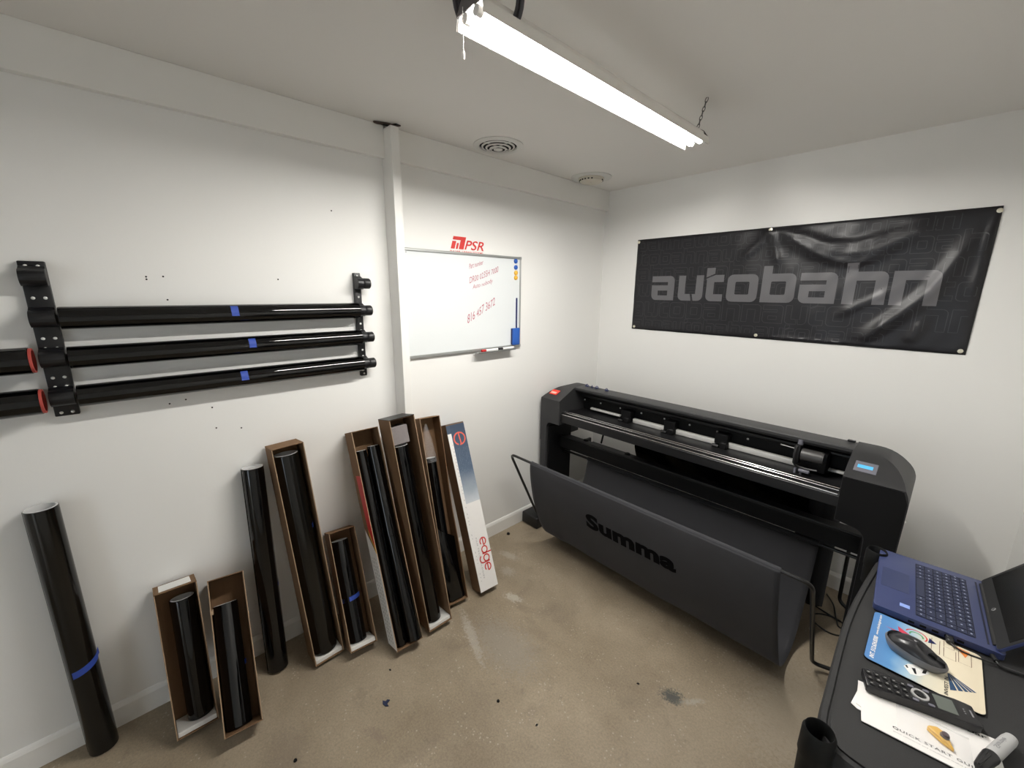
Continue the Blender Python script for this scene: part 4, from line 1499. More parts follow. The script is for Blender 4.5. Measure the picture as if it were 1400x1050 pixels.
# rear cloth and rear tube
bm = B()
rows = []
for i in range(9):
    x = 1.575 + 0.175 * i / 8
    rows.append([bm.verts.new((x, -0.27 + 0.02 * math.sin(i * 0.9) - 0.04 * (k / 6 - .5) ** 2, 0.02 + 0.72 * k / 6)) for k in range(7)])
for i in range(8):
    for k in range(6):
        bm.faces.new((rows[i][k], rows[i + 1][k], rows[i + 1][k + 1], rows[i][k + 1]))
rcl = new_obj('rear_cloth', bm, M['fabric'], cut, 60)
s_ = rcl.modifiers.new('thick', 'SOLIDIFY'); s_.thickness = 0.003
bm = B()
tube(bm, bend_path([(1.80, -0.20, 0.76), (1.808, -0.20, 0.06), (1.86, -0.22, 0.04)], 0.05), 0.009, 10)
new_obj('rear_tube', bm, M['tubeblk'], cut, 60)
new_obj('rear_shaft', cyl(B(), (0.15, -0.215, 0.50), (1.86, -0.215, 0.50), 0.011, seg=12), M['black'], cut, 40)
for x0 in (0.10, 1.86):
    new_obj('shaft_arm', box(B(), x0, x0 + 0.02, -0.36, -0.19, 0.47, 0.53, 0.004, 1), M['black'], cut)
# basket tubes
bm = B()
tube(bm, bend_path([(0.140, -0.828, 0.088), (0.138, -0.86, 0.145), (0.130, -1.10, 0.640), (1.790, -1.10, 0.640), (1.800, -0.745, 0.038), (1.882, -0.715, 0.036)], 0.045, 6), 0.0085, 10)
new_obj('basket_tube', bm, M['tubeblk'], cut, 60)
bm = B()
tube(bm, [(0.097, -0.50, 0.497), (1.870, -0.50, 0.497)], 0.0085, 10)
new_obj('basket_tube', bm, M['tubeblk'], cut, 60)
BP = [(-1.1125, 0.642), (-1.112, 0.59), (-1.100, 0.50), (-1.078, 0.40), (-1.048, 0.305), (-1.010, 0.205), (-0.957, 0.110), (-0.89, 0.055), (-0.81, 0.028), (-0.73, 0.032), (-0.665, 0.066), (-0.615, 0.14), (-0.577, 0.23), (-0.546, 0.32), (-0.515, 0.42), (-0.5, 0.488)]
prof = [(p.x, p.y) for p in smooth_path([(a, b, 0) for a, b in BP], 4)]
BXa, BXb = 0.326, 1.688


def bag_front_y(z):
    for i in range(len(prof) - 1):
        (ya, za), (yb, zb) = prof[i], prof[i + 1]
        if zb <= z <= za:
            return ya + (yb - ya) * (za - z) / max(1e-6, za - zb)
    return prof[0][0]


def bag_wr(x, k, n):
    s = (x - BXa) / (BXb - BXa)
    w_ = math.sin(PI * k / n)
    return w_ * (0.004 * math.sin(9 * s + k * 0.13) + 0.0025 * math.sin(23 * s - k * 0.21) + 0.006 * math.exp(-((s - 0.14 + 0.002 * k) / 0.02) ** 2))


bm = B()
nx = 60
np_ = len(prof) - 1
rows = []
for i in range(nx + 1):
    s = i / nx
    row = []
    for k, (y, z) in enumerate(prof):
        kf = k / np_
        low = min(1.0, kf / 0.35)
        x = BXa + (BXb - BXa) * s + (0.026 * low if s > 0.5 else -0.008 * kf) * (abs(2 * s - 1) ** 4)
        o_ = bag_wr(BXa + (BXb - BXa) * s, k, np_)
        row.append(bm.verts.new((x, y - o_, z)))
    rows.append(row)
for i in range(nx):
    for k in range(np_):
        bm.faces.new((rows[i][k], rows[i + 1][k], rows[i + 1][k + 1], rows[i][k + 1]))
bag = new_obj('basket_cloth', bm, M['fabric'], cut, 70)
s_ = bag.modifiers.new('thick', 'SOLIDIFY'); s_.thickness = 0.003; s_.offset = 0
new_obj('cloth_sleeve', cyl(B(), (BXa, -1.10, 0.640), (BXb, -1.10, 0.640), 0.0125, seg=16), M['fabric'], bag, 40)
new_obj('cloth_sleeve', cyl(B(), (BXa - 0.008, -0.50, 0.497), (BXb + 0.026, -0.50, 0.497), 0.0125, seg=16), M['fabric'], bag, 40)
me = text_mesh('Summa', 0.532, 0.103, weight=0.050, spacing=1.04)
bisect_grid(me, 0.02, 0.01)


def on_bag(c):
    x = 0.750 + c.x; z = 0.381 + c.y
    # nearest profile index for the wrinkle term
    kk = min(range(int(np_ * 0.6)), key=lambda k: abs(prof[k][1] - z))
    return Vector((x, bag_front_y(z) - bag_wr(x, kk, np_) - 0.0036, z))


map_mesh(me, on_bag)
link_mesh('lettering', me, M['fabriclet'], bag, 60, label='black lettering Summa')

# roll of film behind, feeding the cutter
rr_ = film_roll('horizontal black film roll behind the cutter, its film hanging down', axis_matrix((0.585, -0.215, 0.50), (1.64, -0.215, 0.50), (0, -1, 0)), 0.055, 1.05, None, 0.030, cat='film roll')
bm = B()
rows = []
for i in range(31):
    s = i / 30
    row = []
    for k in range(9):
        t = k / 8
        y = -0.270 - 0.075 * t - 0.010 * math.sin(s * 17 + t * 3) * math.sin(PI * t) - 0.006 * math.sin(s * 41 + 5 * t) * math.sin(PI * t)
        row.append(bm.verts.new((0.585 + 1.03 * s, y, 0.50 + 0.245 * t)))
    rows.append(row)
for i in range(30):
    for k in range(8):
        bm.faces.new((rows[i][k], rows[i + 1][k], rows[i + 1][k + 1], rows[i][k + 1]))
inv = rr_.matrix_world.inverted()
bmesh.ops.transform(bm, matrix=inv, verts=bm.verts[:])
new_obj('hanging_film', bm, M['film'], rr_, 60)

# blue clips lying on the top rail
for i, (x, y, rz, lab) in enumerate(((0.245, -0.455, 0.4, 'small blue clip on the cutter top, leftmost'), (0.292, -0.46, -0.5, 'small blue clip on the cutter top, second from left'), (0.330, -0.455, 1.0, 'small blue clip on the cutter top, third from left'), (0.416, -0.46, 0.2, 'small blue clip on the cutter top, set apart on the right'))):
    e = empty('clip', lab, 'clip', (x, y, 1.022), rz, 'blue clips on the cutter')
    bm = B()
    tube(bm, smooth_path([(-0.014, 0, 0.002), (-0.006, 0.003, 0.013), (0.0, 0, 0.018), (0.008, -0.002, 0.012), (0.014, 0, 0.002)], 4), 0.0022, 6)
    new_obj('spring', bm, M['bluedk'], e, 60)
    bm = B()
    box(bm, -0.012, 0.012, -0.005, 0.005, 0.0, 0.004, 0.001, 1)
    lathe(bm, [(0, 0.012), (0.004, 0.010), (0.004, 0.003), (0, 0.003)], 8)
    new_obj('jaw', bm, M['bluedk'], e, 40)

# cables on the floor behind the right leg
pc = empty('power_cable', 'thin black cables looped on the floor under the cutter', 'cable', (1.78, -0.30, 0))
bm = B()
tube(bm, [Vector((1.80 + 0.075 * math.cos(a), -0.36 + 0.07 * math.sin(a), 0.006 + 0.004 * math.sin(2 * a))) for a in [2 * PI * k / 24 for k in range(24)]], 0.004, 6, closed=True)
tube(bm, smooth_path([(1.72, -0.26, 0.005), (1.78, -0.28, 0.006), (1.84, -0.30, 0.008), (1.90, -0.28, 0.006), (1.96, -0.16, 0.005)], 5), 0.004, 6)
tube(bm, smooth_path([(1.745, -0.10, 0.005), (1.79, -0.20, 0.02), (1.82, -0.30, 0.012), (1.86, -0.34, 0.006), (2.0, -0.10, 0.005)], 5), 0.004, 6)
bmesh.ops.transform(bm, matrix=Matrix.Translation((-1.78, 0.30, 0)), verts=bm.verts[:])
new_obj('cable', bm, M['tubeblk'], pc, 60)

# ---------------------------------------------------------------- utility cart
CZ = 0.85
cart = empty('utility_cart', 'charcoal plastic utility cart against the right wall', 'cart', (2.12, -1.53, 0))
co = Vector((2.12, -1.53, 0))
outl = [(1.948, -1.085), (1.938, -1.20), (1.928, -1.33), (1.921, -1.45), (1.919, -1.56), (1.922, -1.68), (1.927, -1.80), (1.932, -1.90), (1.95, -1.945), (1.985, -1.965), (2.10, -1.972), (2.20, -1.972), (2.29, -1.965), (2.318, -1.94), (2.323, -1.80), (2.323, -1.25), (2.318, -1.10), (2.28, -1.075), (2.10, -1.070), (1.98, -1.072)]


def shift(bm):
    bmesh.ops.transform(bm, matrix=Matrix.Translation(-co), verts=bm.verts[:])
    return bm


def inset(pts, k):
    c = Vector((sum(p[0] for p in pts) / len(pts), sum(p[1] for p in pts) / len(pts)))
    return [tuple(Vector(p) + (c - Vector(p)).normalized() * k) for p in pts]


def inset_n(pts, k):
    n = len(pts)
    out_ = []
    for i in range(n):
        a, b = Vector(pts[i - 1]), Vector(pts[(i + 1) % n])
        d = (b - a).normalized()
        out_.append(tuple(Vector(pts[i]) + Vector((-d.y, d.x)) * k))
    return out_


outl = [(p.x, p.y) for p in smooth_path([(a, b, 0) for a, b in outl + outl[:1]], 3)][:-1]
bm = B()
prism(bm, inset_n(outl, 0.020), 'z', CZ - 0.052, CZ)
new_obj('tray_top', shift(bm), M['cart'], cart, 30)
bm = B()
loops_ = []
for k, z in ((0.021, CZ - 0.055), (0.003, CZ - 0.055), (0.0, CZ - 0.050), (0.0, CZ - 0.006), (0.004, CZ + 0.0005), (0.013, CZ + 0.0005), (0.016, CZ - 0.004), (0.021, CZ - 0.004)):
    loops_.append([bm.verts.new((x, y, z)) for x, y in inset_n(outl, k)])
for a, b in zip(loops_, loops_[1:]):
    for i in range(len(outl)):
        j = (i + 1) % len(outl)
        bm.faces.new((a[i], a[j], b[j], b[i]))
new_obj('rolled_rim', shift(bm), M['cart'], cart, 50)
corners = [(1.938, -1.130), (1.942, -1.958), (2.290, -1.130), (2.290, -1.945)]
for x, y in corners:
    bm = B()
    lathe(bm, [(0.0215, 0.0), (0.0255, 0.0), (0.0265, 0.06), (0.0285, 0.064), (0.0275, 0.115), (0.024, 0.123), (0.0225, 0.121), (0.022, 0.008), (0, 0.008)], 28, Matrix.Translation((x, y, CZ - 0.095)))
    new_obj('post_cup', shift(bm), M['cartdk'], cart, 40)
    new_obj('post', shift(cyl(B(), (x + (0.09 if x < 2.1 and y > -1.5 else 0), y - (0.05 if y > -1.5 else 0), 0.11), (x + (0.09 if x < 2.1 and y > -1.5 else 0), y - (0.05 if y > -1.5 else 0), CZ - 0.056), 0.021, seg=18)), M['cartdk'], cart, 40)
for z in (0.17,):
    bm = B()
    prism(bm, inset(outl, 0.11), 'z', z, z + 0.05)
    new_obj('tray_shelf', shift(bm), M['cart'], cart, 30)
for x, y in corners:
    x += 0.09 if x < 2.1 else -0.03
    y -= 0.05 if y > -1.5 else 0
    bm = B()
    cyl(bm, (x - 0.012, y, 0.04), (x + 0.012, y, 0.04), 0.04, seg=18)
    c_ = new_obj('caster', shift(bm), M['blackm'], cart, 40)
    bm = B()
    box(bm, x - 0.02, x - 0.014, y - 0.015, y + 0.015, 0.03, 0.11)
    box(bm, x + 0.014, x + 0.02, y - 0.015, y + 0.015, 0.03, 0.11)
    box(bm, x - 0.02, x + 0.02, y - 0.018, y + 0.018, 0.095, 0.115)
    new_obj('caster_fork', shift(bm), M['metal'], c_)
bm = B()
prism(bm, [(1.965, -1.952), (2.27, -1.952), (2.27, -1.955), (1.965, -1.955)], 'z', CZ - 0.12, CZ - 0.05)
new_obj('front_apron', shift(bm), M['cartdk'], cart)

CZ = 0.8512      # things rest on the tray, a hair above its rim
# ---- laptop
lap = empty('laptop', 'open blue laptop with a black screen on the cart', 'laptop', (1.963, -1.440, CZ), math.radians(3.3))
LD, LW, LT = 0.236, 0.343, 0.0195
base = new_obj('base', prism(B(), rrect(0, LD, 0, LW, 0.009), 'z', 0.003, LT, 0.0015), M['laptop'], lap, 40)
bm = B()
for x, y in ((0.02, 0.02), (0.02, LW - 0.02), (LD - 0.02, 0.02), (LD - 0.02, LW - 0.02)):
    cyl(bm, (x, y, 0.0), (x, y, 0.004), 0.006, seg=10)
new_obj('feet', bm, M['blackm'], base)
new_obj('touchpad', prism(B(), rrect(0.010, 0.070, 0.115, 0.225, 0.004), 'z', LT, LT + 0.0004), M['pad'], base)
new_obj('key_well', prism(B(), rrect(0.083, 0.190, 0.024, 0.316, 0.003), 'z', LT, LT + 0.0003), M['keywell'], base)
# key rows from the front (space bar) to the back; y runs from the near (right hand) side to the far side
U = 0.0190
rows_ = [
    (0.0845, 0.0170, [1, 1, 1, 1, 1, 5.0, 1, 1, 1, 1.2]),
    (0.1035, 0.0165, [1.0, 2.0] + [1] * 10 + [2.2]),
    (0.1220, 0.0165, [1.0, 1.9] + [1] * 11 + [1.3]),
    (0.1405, 0.0165, [1.0, 1.3] + [1] * 12 + [0.9]),
    (0.1590, 0.0165, [1.0, 1.7] + [1] * 12 + [0.5]),
    (0.1770, 0.0110, [1.0] * 15),
]
kcache = {}
for x0, dep, ws in rows_:
    tot = sum(ws)
    u_ = 0.288 / tot
    y = 0.026
    for wk in ws:
        wd_ = wk * u_ - 0.0022
        key = (round(wd_, 4), dep)
        if key not in kcache:
            k_ = new_obj('key', box(B(), 0, dep, 0, wd_, 0, 0.0012, 0.0004, 1), M['key'], base)
            kcache[key] = k_.data
        else:
            k_ = link_mesh('key', kcache[key], None, base)
        k_.location = (x0, y, LT + 0.0004)
        y += wk * u_
rl_ = random.Random(5)
bm = B()
for x0, dep, ws in rows_:
    u_ = 0.288 / sum(ws)
    y = 0.026
    for wk in ws:
        if wk < 3:
            cx_ = x0 + dep * 0.5; cy_ = y + wk * u_ * 0.5
            box(bm, cx_ - 0.0016, cx_ + 0.0018, cy_ - 0.0022, cy_ + 0.0018, LT + 0.0016, LT + 0.0018)
        y += wk * u_
tag(new_obj('key_legends', bm, mat('pale key legends', (0.30, 0.34, 0.44), 0.5, noise=0.05), base), kind='stuff')
bm = box(B(), 0.052, 0.072, 0.040, 0.056, LT, LT + 0.0003)
new_obj('sticker', bm, M['stickerblue'], base, label='small pale blue sticker')
bm = B()
box(bm, 0.208, 0.2115, 0.020, LW - 0.020, LT, LT + 0.0004)
new_obj('hinge_gap', bm, M['keywell'], base)
bm = B()
for k in range(5):
    box(bm, 0.07 + 0.022 * k, 0.082 + 0.022 * k, -0.0006, 0.0, 0.007, 0.013)
new_obj('side_port', bm, M['blackm'], base)
new_obj('hinge', cyl(B(), (0.222, 0.024, LT - 0.001), (0.222, LW - 0.024, LT - 0.001), 0.006, seg=12), M['bezel'], base, 40)
la = math.radians(35)
lm = Matrix.Translation((0.221, 0, LT + 0.002)) @ Matrix(((math.cos(la), 0, math.sin(la), 0), (0, 1, 0, 0), (-math.sin(la), 0, math.cos(la), 0), (0, 0, 0, 1)))
bm = B()
t_ = bmesh.new()
prism(t_, rrect(0.004, LW - 0.004, 0.0, 0.222, 0.008), 'x', 0.0, 0.006, 0.001)
merge(bm, t_, lm)
lid = new_obj('screen_lid', bm, M['laptop'], lap, 40)
bm = B(); t_ = bmesh.new()
prism(t_, rrect(0.0055, LW - 0.0055, 0.002, 0.2205, 0.007), 'x', -0.0008, 0.0002)
merge(bm, t_, lm)
new_obj('bezel', bm, M['bezel'], lid)
bm = B(); t_ = bmesh.new()
box(t_, -0.0012, -0.0006, 0.016, LW - 0.016, 0.030, 0.210)
merge(bm, t_, lm)
new_obj('screen', bm, M['screen'], lid)
# round badge with slanted strokes at the foot of the screen
bm = B(); t_ = bmesh.new()
cyl(t_, (-0.0016, LW / 2, 0.015), (-0.0008, LW / 2, 0.015), 0.0052, seg=20)
merge(bm, t_, lm)
bdg = new_obj('badge', bm, M['silver'], lid)
bm = B(); t_ = bmesh.new()
for (ya, za, yb, zb) in ((0.0012, -0.0044, 0.0030, 0.0030), (-0.0008, -0.0026, 0.0004, 0.0042), (-0.0030, -0.0032, -0.0012, 0.0044)):
    P0 = Vector((-0.0018, LW / 2 + ya, 0.015 + za)); P1 = Vector((-0.0018, LW / 2 + yb, 0.015 + zb))
    cyl(t_, P0, P1, 0.0005, seg=5)
merge(bm, t_, lm)
new_obj('badge_strokes', bm, M['ink'], bdg)

# ---- mouse pad
pad = empty('mouse_pad', 'printed blue and cream mouse pad beside the laptop', 'mouse pad', (1.971, -1.655, CZ), math.radians(0.6))
PW, PD = 0.194, 0.209
new_obj('foam_sheet', prism(B(), rrect(0, PW, 0, PD, 0.012), 'z', 0.0, 0.0035), M['blackm'], pad)
M['padprint'] = gradient_print('mouse pad print', 'X', [(0.0, (0.12, 0.32, 0.46)), (0.012, (0.075, 0.20, 0.46)), (0.060, (0.10, 0.27, 0.54)), (0.092, (0.36, 0.52, 0.64)), (0.114, (0.66, 0.64, 0.53)), (0.16, (0.76, 0.68, 0.52)), (0.194, (0.70, 0.62, 0.47))], 0.55, 0.03, 22)
face = new_obj('printed_face', prism(B(), rrect(0.001, PW - 0.001, 0.001, PD - 0.001, 0.011), 'z', 0.0035, 0.0042), M['padprint'], pad)
PZ = 0.0046


def flat(name, polys, m, par, z=PZ):
    bm = B()
    for pts in polys:
        bm.faces.new([bm.verts.new((a, b, z)) for a, b in pts])
    return new_obj(name, bm, m, par)


# fan of dark blue stripes
fan = []
bl, br, ap = Vector((0.1425, 0.030)), Vector((0.1815, 0.062)), Vector((0.1375, 0.088))
for t0, t1 in ((0, 0.26), (0.32, 0.50), (0.56, 0.70), (0.75, 0.86), (0.90, 1.0)):
    b0, b1 = bl.lerp(br, t0), bl.lerp(br, t1)
    fan.append([tuple(b0), tuple(b1), tuple(b1.lerp(ap, 0.93)), tuple(b0.lerp(ap, 0.93))])
flat('striped_sail', fan, mat('navy print', (0.02, 0.06, 0.14), 0.5, noise=0.05), pad)
flat('red_arrow', [[(0.026, 0.160), (0.052, 0.161), (0.048, 0.183), (0.0715, 0.167), (0.066, 0.149), (0.056, 0.154)]], mat('crimson print', (0.55, 0.05, 0.09), 0.5, noise=0.05), pad)
bm = B()
stroke_loop(bm, arc2(0.083, 0.178, 0.019, -0.6, 3.0, 16), 0.0025, 0, lambda p: (p.x, p.y, PZ))
new_obj('red_arc', bm, M['redtext'], pad)
bm = B()
stroke_loop(bm, arc2(0.083, 0.176, 0.012, -0.2, 3.4, 16), 0.003, 0, lambda p: (p.x, p.y, PZ))
new_obj('green_arc', bm, mat('green print', (0.08, 0.33, 0.12), 0.5, noise=0.05), pad)
bm = B()
for (x0, x1, y0, y1) in ((0.110, 0.124, 0.140, 0.196), (0.131, 0.151, 0.141, 0.178), (0.1555, 0.176, 0.145, 0.190), (0.131, 0.148, 0.182, 0.205)):
    stroke_loop(bm, [(x0, y1), (x0, y0), (x1, y0), (x1, y1)], 0.0010, 0, lambda p: (p.x, p.y, PZ))
new_obj('diagram_lines', bm, mat('brown line print', (0.18, 0.10, 0.07), 0.5, noise=0.05), pad)
flat('orange_patch', [[(0.148, 0.202), (0.174, 0.200), (0.1665, 0.172), (0.154, 0.195)]], mat('orange print', (0.75, 0.24, 0.06), 0.5, noise=0.1), pad)
flat('blue_kite', [[(0.106, 0.190), (0.119, 0.176), (0.104, 0.168)]], M['bluedk'], pad)
me = text_mesh('INT. 512.624.8300', 0.090, 0.0085, weight=0.03, shear=0.2)
link_mesh('lettering', map_mesh(me, lambda c: Vector((0.018 - c.y, 0.010 + c.x, PZ))), M['white'], pad)
me = text_mesh('www.thedesigner.com', 0.092, 0.0068, weight=0.02, shear=0.2)
link_mesh('lettering', map_mesh(me, lambda c: Vector((0.018 - c.y, 0.108 + c.x, PZ))), M['white'], pad)
me = text_mesh('INVEST IN', 0.062, 0.0062, weight=0.02)
link_mesh('lettering', map_mesh(me, lambda c: Vector((0.1395 - c.y, 0.008 + c.x, PZ))), M['ink'], pad)
flat('white_figure', [[(0.068, 0.036), (0.080, 0.018), (0.095, 0.026), (0.110, 0.050), (0.106, 0.072), (0.086, 0.060), (0.074, 0.050)]], M['white'], pad)
flat('black_figure', [[(0.081, 0.042), (0.087, 0.026), (0.090, 0.028), (0.087, 0.046)], [(0.098, 0.040), (0.104, 0.044), (0.106, 0.058), (0.100, 0.054)], [(0.070, 0.040), (0.074, 0.034), (0.076, 0.036), (0.073, 0.044)]], M['ink'], pad, PZ + 0.0004)

# ---- mouse
mo = empty('computer_mouse', 'dark grey computer mouse on the printed mouse pad', 'mouse', (2.053, -1.568, CZ + 0.0045), math.radians(-17))


def mouse_part(z0, z1, grow, m, name, par):
    bm = B()
    nu, nv = 28, 10
    rows = []
    for j in range(nv + 1):
        v = j / nv
        row = []
        for i in range(nu):
            a = 2 * PI * i / nu
            ca, sa = math.cos(a), math.sin(a)
            # plan outline: longer along x, waisted in the middle
            ex = 0.053 * (abs(ca) ** 0.85) * (1 if ca > 0 else -1)
            wv = 0.0325 + 0.004 * math.cos(a * 1.0 + PI) - 0.0030 * (1 - abs(ca))
            ey = wv * (abs(sa) ** 0.9) * (1 if sa > 0 else -1)
            hmax = 0.043 - 0.011 * max(0, ex / 0.053) - 0.004 * (ex / 0.053) ** 2
            ph = v * PI / 2
            s_ = math.cos(ph) ** 0.75 if v < 1 else 0.0
            zz = z0 + (min(z1, hmax) - z0) * math.sin(ph)
            row.append(bm.verts.new((ex * (s_ + 1e-4) * grow, ey * (s_ + 1e-4) * grow, zz)))
        rows.append(row)
    for j in range(nv):
        for i in range(nu):
            k = (i + 1) % nu
            bm.faces.new((rows[j][i], rows[j][k], rows[j + 1][k], rows[j + 1][i]))
    bm.faces.new(rows[0][::-1])
    return new_obj(name, bm, m, par, 60)


mouse_part(0.012, 0.043, 0.985, M['mousetop'], 'shell', mo)
bm = B()
prs = []
nu = 28
rb = []
for z, g in ((0.0, 0.88), (0.005, 0.95), (0.010, 1.03), (0.016, 1.06), (0.021, 1.00)):
    row = []
    for i in range(nu):
        a = 2 * PI * i / nu
        ca, sa = math.cos(a), math.sin(a)
        ex = 0.053 * (abs(ca) ** 0.85) * (1 if ca > 0 else -1)
        wv = 0.0325 + 0.004 * math.cos(a + PI) - 0.0030 * (1 - abs(ca))
        ey = wv * (abs(sa) ** 0.9) * (1 if sa > 0 else -1)
        zz = z + (0.010 if z > 0.005 else 0) * max(0, -ex / 0.053) * 0.6
        row.append(bm.verts.new((ex * g, ey * g, zz)))
    rb.append(row)
for j in range(4):
    for i in range(nu):
        k = (i + 1) % nu
        f = bm.faces.new((rb[j][i], rb[j][k], rb[j + 1][k], rb[j + 1][i]))
bm.faces.new(rb[0][::-1])
new_obj('side_band', bm, M['mouseband'], mo, 60)
bm = B()
cyl(bm, (0.028, -0.004, 0.0265), (0.028, 0.004, 0.0265), 0.0075, seg=14)
new_obj('scroll_wheel', bm, M['blackm'], mo, 40)
new_obj('button_seam', box(B(), 0.020, 0.050, -0.0004, 0.0004, 0.018, 0.0272), M['ink'], mo)

# ---- cordless handset
ph_ = empty('cordless_phone', 'black cordless phone handset lying across a white leaflet', 'phone', (2.065, -1.715, CZ + 0.0045), math.radians(17.5))
HL, HW = 0.176, 0.056
out_ = []
for k in range(15):
    x = -HL / 2 + HL * k / 14
    w_ = HW / 2 * (1 - 0.10 * math.sin(PI * (k / 14)) - 0.0 * k)
    if k == 0 or k == 14: w_ *= 0.86
    out_.append((x, w_))
poly = [(a, -b) for a, b in out_] + [(a, b) for a, b in out_[::-1]]
bdy = new_obj('body', prism(B(), poly, 'z', 0.0, 0.018, 0.003), M['phone'], ph_, 40)
kz = 0.0182
kme = None
for r_ in range(5):
    for c_ in range(3):
        if kme is None:
            k_ = new_obj('phone_key', prism(B(), rrect(-0.0052, 0.0052, -0.0058, 0.0058, 0.003, 3), 'z', 0, 0.0014), M['black'], bdy)
            kme = k_.data
            lg = new_obj('key_legend', box(B(), -0.0022, 0.0018, -0.0011, 0.0009, 0.0014, 0.0016), M['silver'], k_)
            lgm = lg.data
        else:
            k_ = link_mesh('phone_key', kme, None, bdy)
            lg = link_mesh('key_legend', lgm, None, k_)
        k_.location = (-0.078 + r_ * 0.0142, -0.0152 + c_ * 0.0152, kz)
bm = B()
lathe(bm, [(0.0095, 0.0), (0.0098, 0.0022), (0.0140, 0.0022), (0.0145, 0.0)], 28, Matrix.Translation((0.003, 0.001, kz)))
new_obj('navigation_ring', bm, M['silver'], bdy, 40)
new_obj('centre_key', cyl(B(), (0.003, 0.001, kz - 0.001), (0.003, 0.001, kz + 0.0016), 0.0055, seg=16), M['black'], bdy)
bm = B()
for (x, y) in ((-0.008, 0.018), (-0.008, -0.017), (0.016, 0.018), (0.016, -0.017)):
    prism(bm, rrect(x - 0.005, x + 0.005, y - 0.003, y + 0.003, 0.0025, 3), 'z', kz, kz + 0.0012)
new_obj('soft_keys', bm, M['dispframe'], bdy)
new_obj('screen', box(B(), 0.026, 0.056, -0.0175, 0.0185, kz - 0.0005, kz + 0.0004), M['lcd'], bdy)
bm = B()
for k in range(3):
    box(bm, 0.068, 0.0695 + 0.0006, -0.006 + k * 0.005, -0.004 + k * 0.005, kz, kz + 0.0006)
box(bm, 0.078, 0.0805, -0.008, 0.008, kz, kz + 0.0008)
new_obj('earpiece', bm, M['greyink'], bdy)

# ---- leaflet, parts bag, marker pen
lf = empty('leaflet', 'white quick start leaflet under the phone handset', 'leaflet', (1.985, -1.850, CZ), math.radians(8))
new_obj('back_sheet', prism(B(), [(-0.008, 0.036), (0.002, 0.028), (0.205, 0.028), (0.205, 0.118), (0.004, 0.112), (0.004, 0.085)], 'z', 0.0, 0.0012), M['paper'], lf)
new_obj('front_sheet', prism(B(), [(0.008, 0.0), (0.208, -0.002), (0.208, 0.120), (0.004, 0.104), (0.0, 0.040), (0.008, 0.036)], 'z', 0.0012, 0.0030), M['paper'], lf)
me = text_mesh('QUICK START GUIDE', 0.125, 0.0068, weight=0.022, spacing=1.2)
link_mesh('lettering', map_mesh(me, lambda c: Vector((0.056 + c.x, 0.020 + c.y - 0.02 * c.x, 0.0033))), M['ink'], lf)
me = text_mesh('quick reference and installation leaflet for handset', 0.125, 0.0030)
link_mesh('small_lettering', map_mesh(me, lambda c: Vector((0.056 + c.x, 0.012 + c.y - 0.02 * c.x, 0.0033))), M['greyink'], lf)
me = text_mesh('Bar', 0.026, 0.0085, weight=0.012)
link_mesh('lettering', map_mesh(me, lambda c: Vector((0.170 + c.x, 0.108 + c.y, 0.0033))), M['ink'], lf)

pb = empty('parts_bag', 'small clear plastic bag on the white leaflet', 'bag', (2.092, -1.782, CZ + 0.0034), math.radians(6))
bm = B()
n = 12
for side_ in (0, 1):
    vg = []
    for i in range(n + 1):
        row = []
        for j in range(n + 1):
            u, v = i / n, j / n
            x = -0.052 + 0.104 * u; y = -0.034 + 0.072 * v
            puff = math.sin(PI * u) * math.sin(PI * v)
            z = 0.0003 + (0.012 * puff + 0.0012 * math.sin(17 * u + 11 * v) * puff if side_ else 0)
            row.append(bm.verts.new((x, y, z)))
        vg.append(row)
    for i in range(n):
        for j in range(n):
            bm.faces.new((vg[i][j], vg[i + 1][j], vg[i + 1][j + 1], vg[i][j + 1]))
new_obj('clear_film', bm, M['skin'], pb, 70)
bm = B()
box(bm, -0.052, 0.052, 0.034, 0.038, 0.0, 0.0012)
new_obj('zip_seal', bm, M['skin'], pb)
cl = empty('yellow_clip', 'amber plastic clip with a grey knob in the clear bag', 'clip', (2.102, -1.779, CZ + 0.0042), math.radians(-20))
bm = B()
prism(bm, [(-0.020, 0.004), (-0.012, 0.016), (0.004, 0.016), (0.010, 0.006), (0.022, -0.008), (0.024, -0.012), (0.004, -0.012), (-0.018, -0.006)], 'z', 0.0, 0.005, 0.0015)
new_obj('blade', bm, M['yellow'], cl, 40)
bm = B()
tube(bm, smooth_path([(-0.018, -0.002, 0.006), (-0.004, -0.006, 0.007), (0.010, -0.008, 0.006), (0.022, -0.011, 0.004)], 4), 0.0024, 6)
new_obj('rib', bm, M['yellow'], cl, 60)
bm = B()
lathe(bm, [(0, 0.009), (0.005, 0.008), (0.0068, 0.004), (0.0065, 0.0)], 18, Matrix.Translation((0.004, 0.004, 0.0045)))
new_obj('knob', bm, mat('grey violet plastic', (0.10, 0.075, 0.085), 0.35, noise=0.05), cl, 50)

mk = empty('marker_pen', 'grey felt marker with a black cap, nearest to the viewer on the cart', 'marker', matrix=axis_matrix((2.150, -1.812, CZ + 0.0155), (2.194, -1.690, CZ + 0.0145), (0, 0, 1)))
new_obj('barrel', lathe(B(), [(0, 0.130), (0.006, 0.1295), (0.0095, 0.126), (0.0108, 0.115), (0.0112, 0.06), (0.0108, 0.043), (0, 0.043)], 24), M['marker'], mk, 40)
bm = B()
lathe(bm, [(0, 0.0), (0.0070, 0.0), (0.0082, 0.003), (0.0108, 0.028), (0.0118, 0.044), (0.0115, 0.047), (0, 0.047)], 24)
box(bm, 0.009, 0.014, -0.0022, 0.0022, -0.008, 0.034, 0.001, 1)
new_obj('cap', bm, M['black'], mk, 40)
me = text_mesh('Sharpie', 0.040, 0.0095, weight=0.01, shear=0.2)
bisect_grid(me, None, 0.0016)


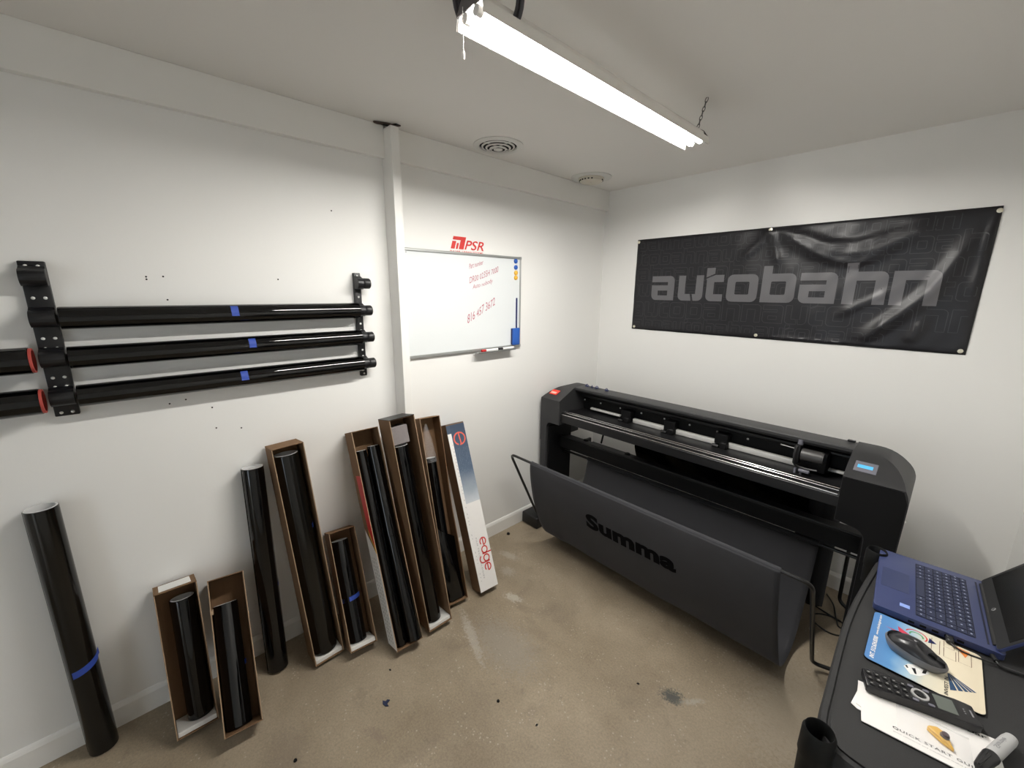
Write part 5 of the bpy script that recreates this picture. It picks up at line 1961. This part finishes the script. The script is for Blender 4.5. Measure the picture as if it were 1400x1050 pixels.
def on_pen(c):
    a = (c.y - 0.0047) / 0.0112 - 0.25
    return Vector((0.0114 * math.cos(a), -0.0114 * math.sin(-a) * -1 * -1, 0.062 + c.x)) if False else Vector((0.0114 * math.cos(a), 0.0114 * math.sin(a), 0.062 + c.x))


link_mesh('lettering', map_mesh(me, on_pen), M['greyink'], mk, 60)

# ---- plugs and leads at the laptop side
uc = empty('usb_cable', 'thin black lead plugged into the side of the laptop', 'cable', (2.108, -1.430, CZ))
bm = B()
box(bm, -0.007, 0.007, -0.012, 0.004, 0.005, 0.016, 0.002, 1)
box(bm, -0.006, 0.008, -0.026, -0.010, 0.004, 0.017, 0.003, 1)
new_obj('plug', bm, M['black'], uc, 40)
bm = B()
tube(bm, smooth_path([(0.002, -0.024, 0.010), (0.012, -0.034, 0.009), (0.035, -0.033, 0.006), (0.07, -0.026, 0.0062), (0.12, -0.018, 0.004), (0.18, -0.03, 0.004), (0.205, -0.05, 0.004)], 6), 0.0021, 7)
new_obj('lead', bm, M['tubeblk'], uc, 60)
ch = empty('charger_lead', 'black charger plug at the hinge corner of the laptop', 'cable', (2.178, -1.432, CZ))
bm = B()
cyl(bm, (0, 0.0, 0.010), (0.006, -0.016, 0.009), 0.0048, seg=10)
tube(bm, smooth_path([(0.006, -0.016, 0.009), (0.018, -0.024, 0.006), (0.06, -0.012, 0.004), (0.10, -0.01, 0.004), (0.135, -0.03, 0.004)], 5), 0.003, 7)
new_obj('lead', bm, M['tubeblk'], ch, 60)

# ---------------------------------------------------------------- litter on the floor
bm = B()
prism(bm, [(-0.018, -0.004), (-0.004, -0.010), (0.012, -0.006), (0.020, 0.004), (0.006, 0.004), (0.0, 0.020), (-0.010, 0.012), (-0.006, 0.004)], 'z', 0.0, 0.004)
o = new_obj('tape_scrap', bm, mat('dark blue tape scrap', (0.012, 0.02, 0.06), 0.6, noise=0.1), None)
o.location = (0.632, -2.266, 0.0)
tag(o, 'crumpled dark blue tape scrap on the floor below the tall boxes', 'scrap')
for (x, y, r, lab) in ((0.943, -1.910, 0.006, 'small black cap lying in the middle of the open floor'), (0.070, -1.062, 0.011, 'black rubber cap lying beside the wall near the corner'), (0.609, -2.608, 0.006, 'small black cap at the front edge of the floor')):
    o = new_obj('rubber_cap', lathe(B(), [(0, r), (r * 0.8, r * 0.95), (r, r * 0.5), (r * 1.05, 0), (0, 0)], 12), M['blackm'], None, 40)
    o.location = (x, y, 0)
    tag(o, lab, 'cap', 'black caps on the floor')
for i, (x, y, a, lab) in enumerate(((1.30, -1.40, 0.4, 'tiny dark chip on the floor, in front of the cloth basket'), (1.12, -1.86, 1.2, 'tiny dark chip on the open floor, nearest the camera'), (0.50, -2.18, 0.2, 'tiny dark chip on the floor in front of the smallest box'))):
    bm = B()
    prism(bm, [(-0.006, -0.002), (0.003, -0.004), (0.007, 0.001), (0.0, 0.004)], 'z', 0, 0.003)
    o = new_obj('chip', bm, M['blackm'], None)
    o.location = (x, y, 0); o.rotation_euler = (0, 0, a)
    tag(o, lab, 'debris', 'dark chips on the floor')
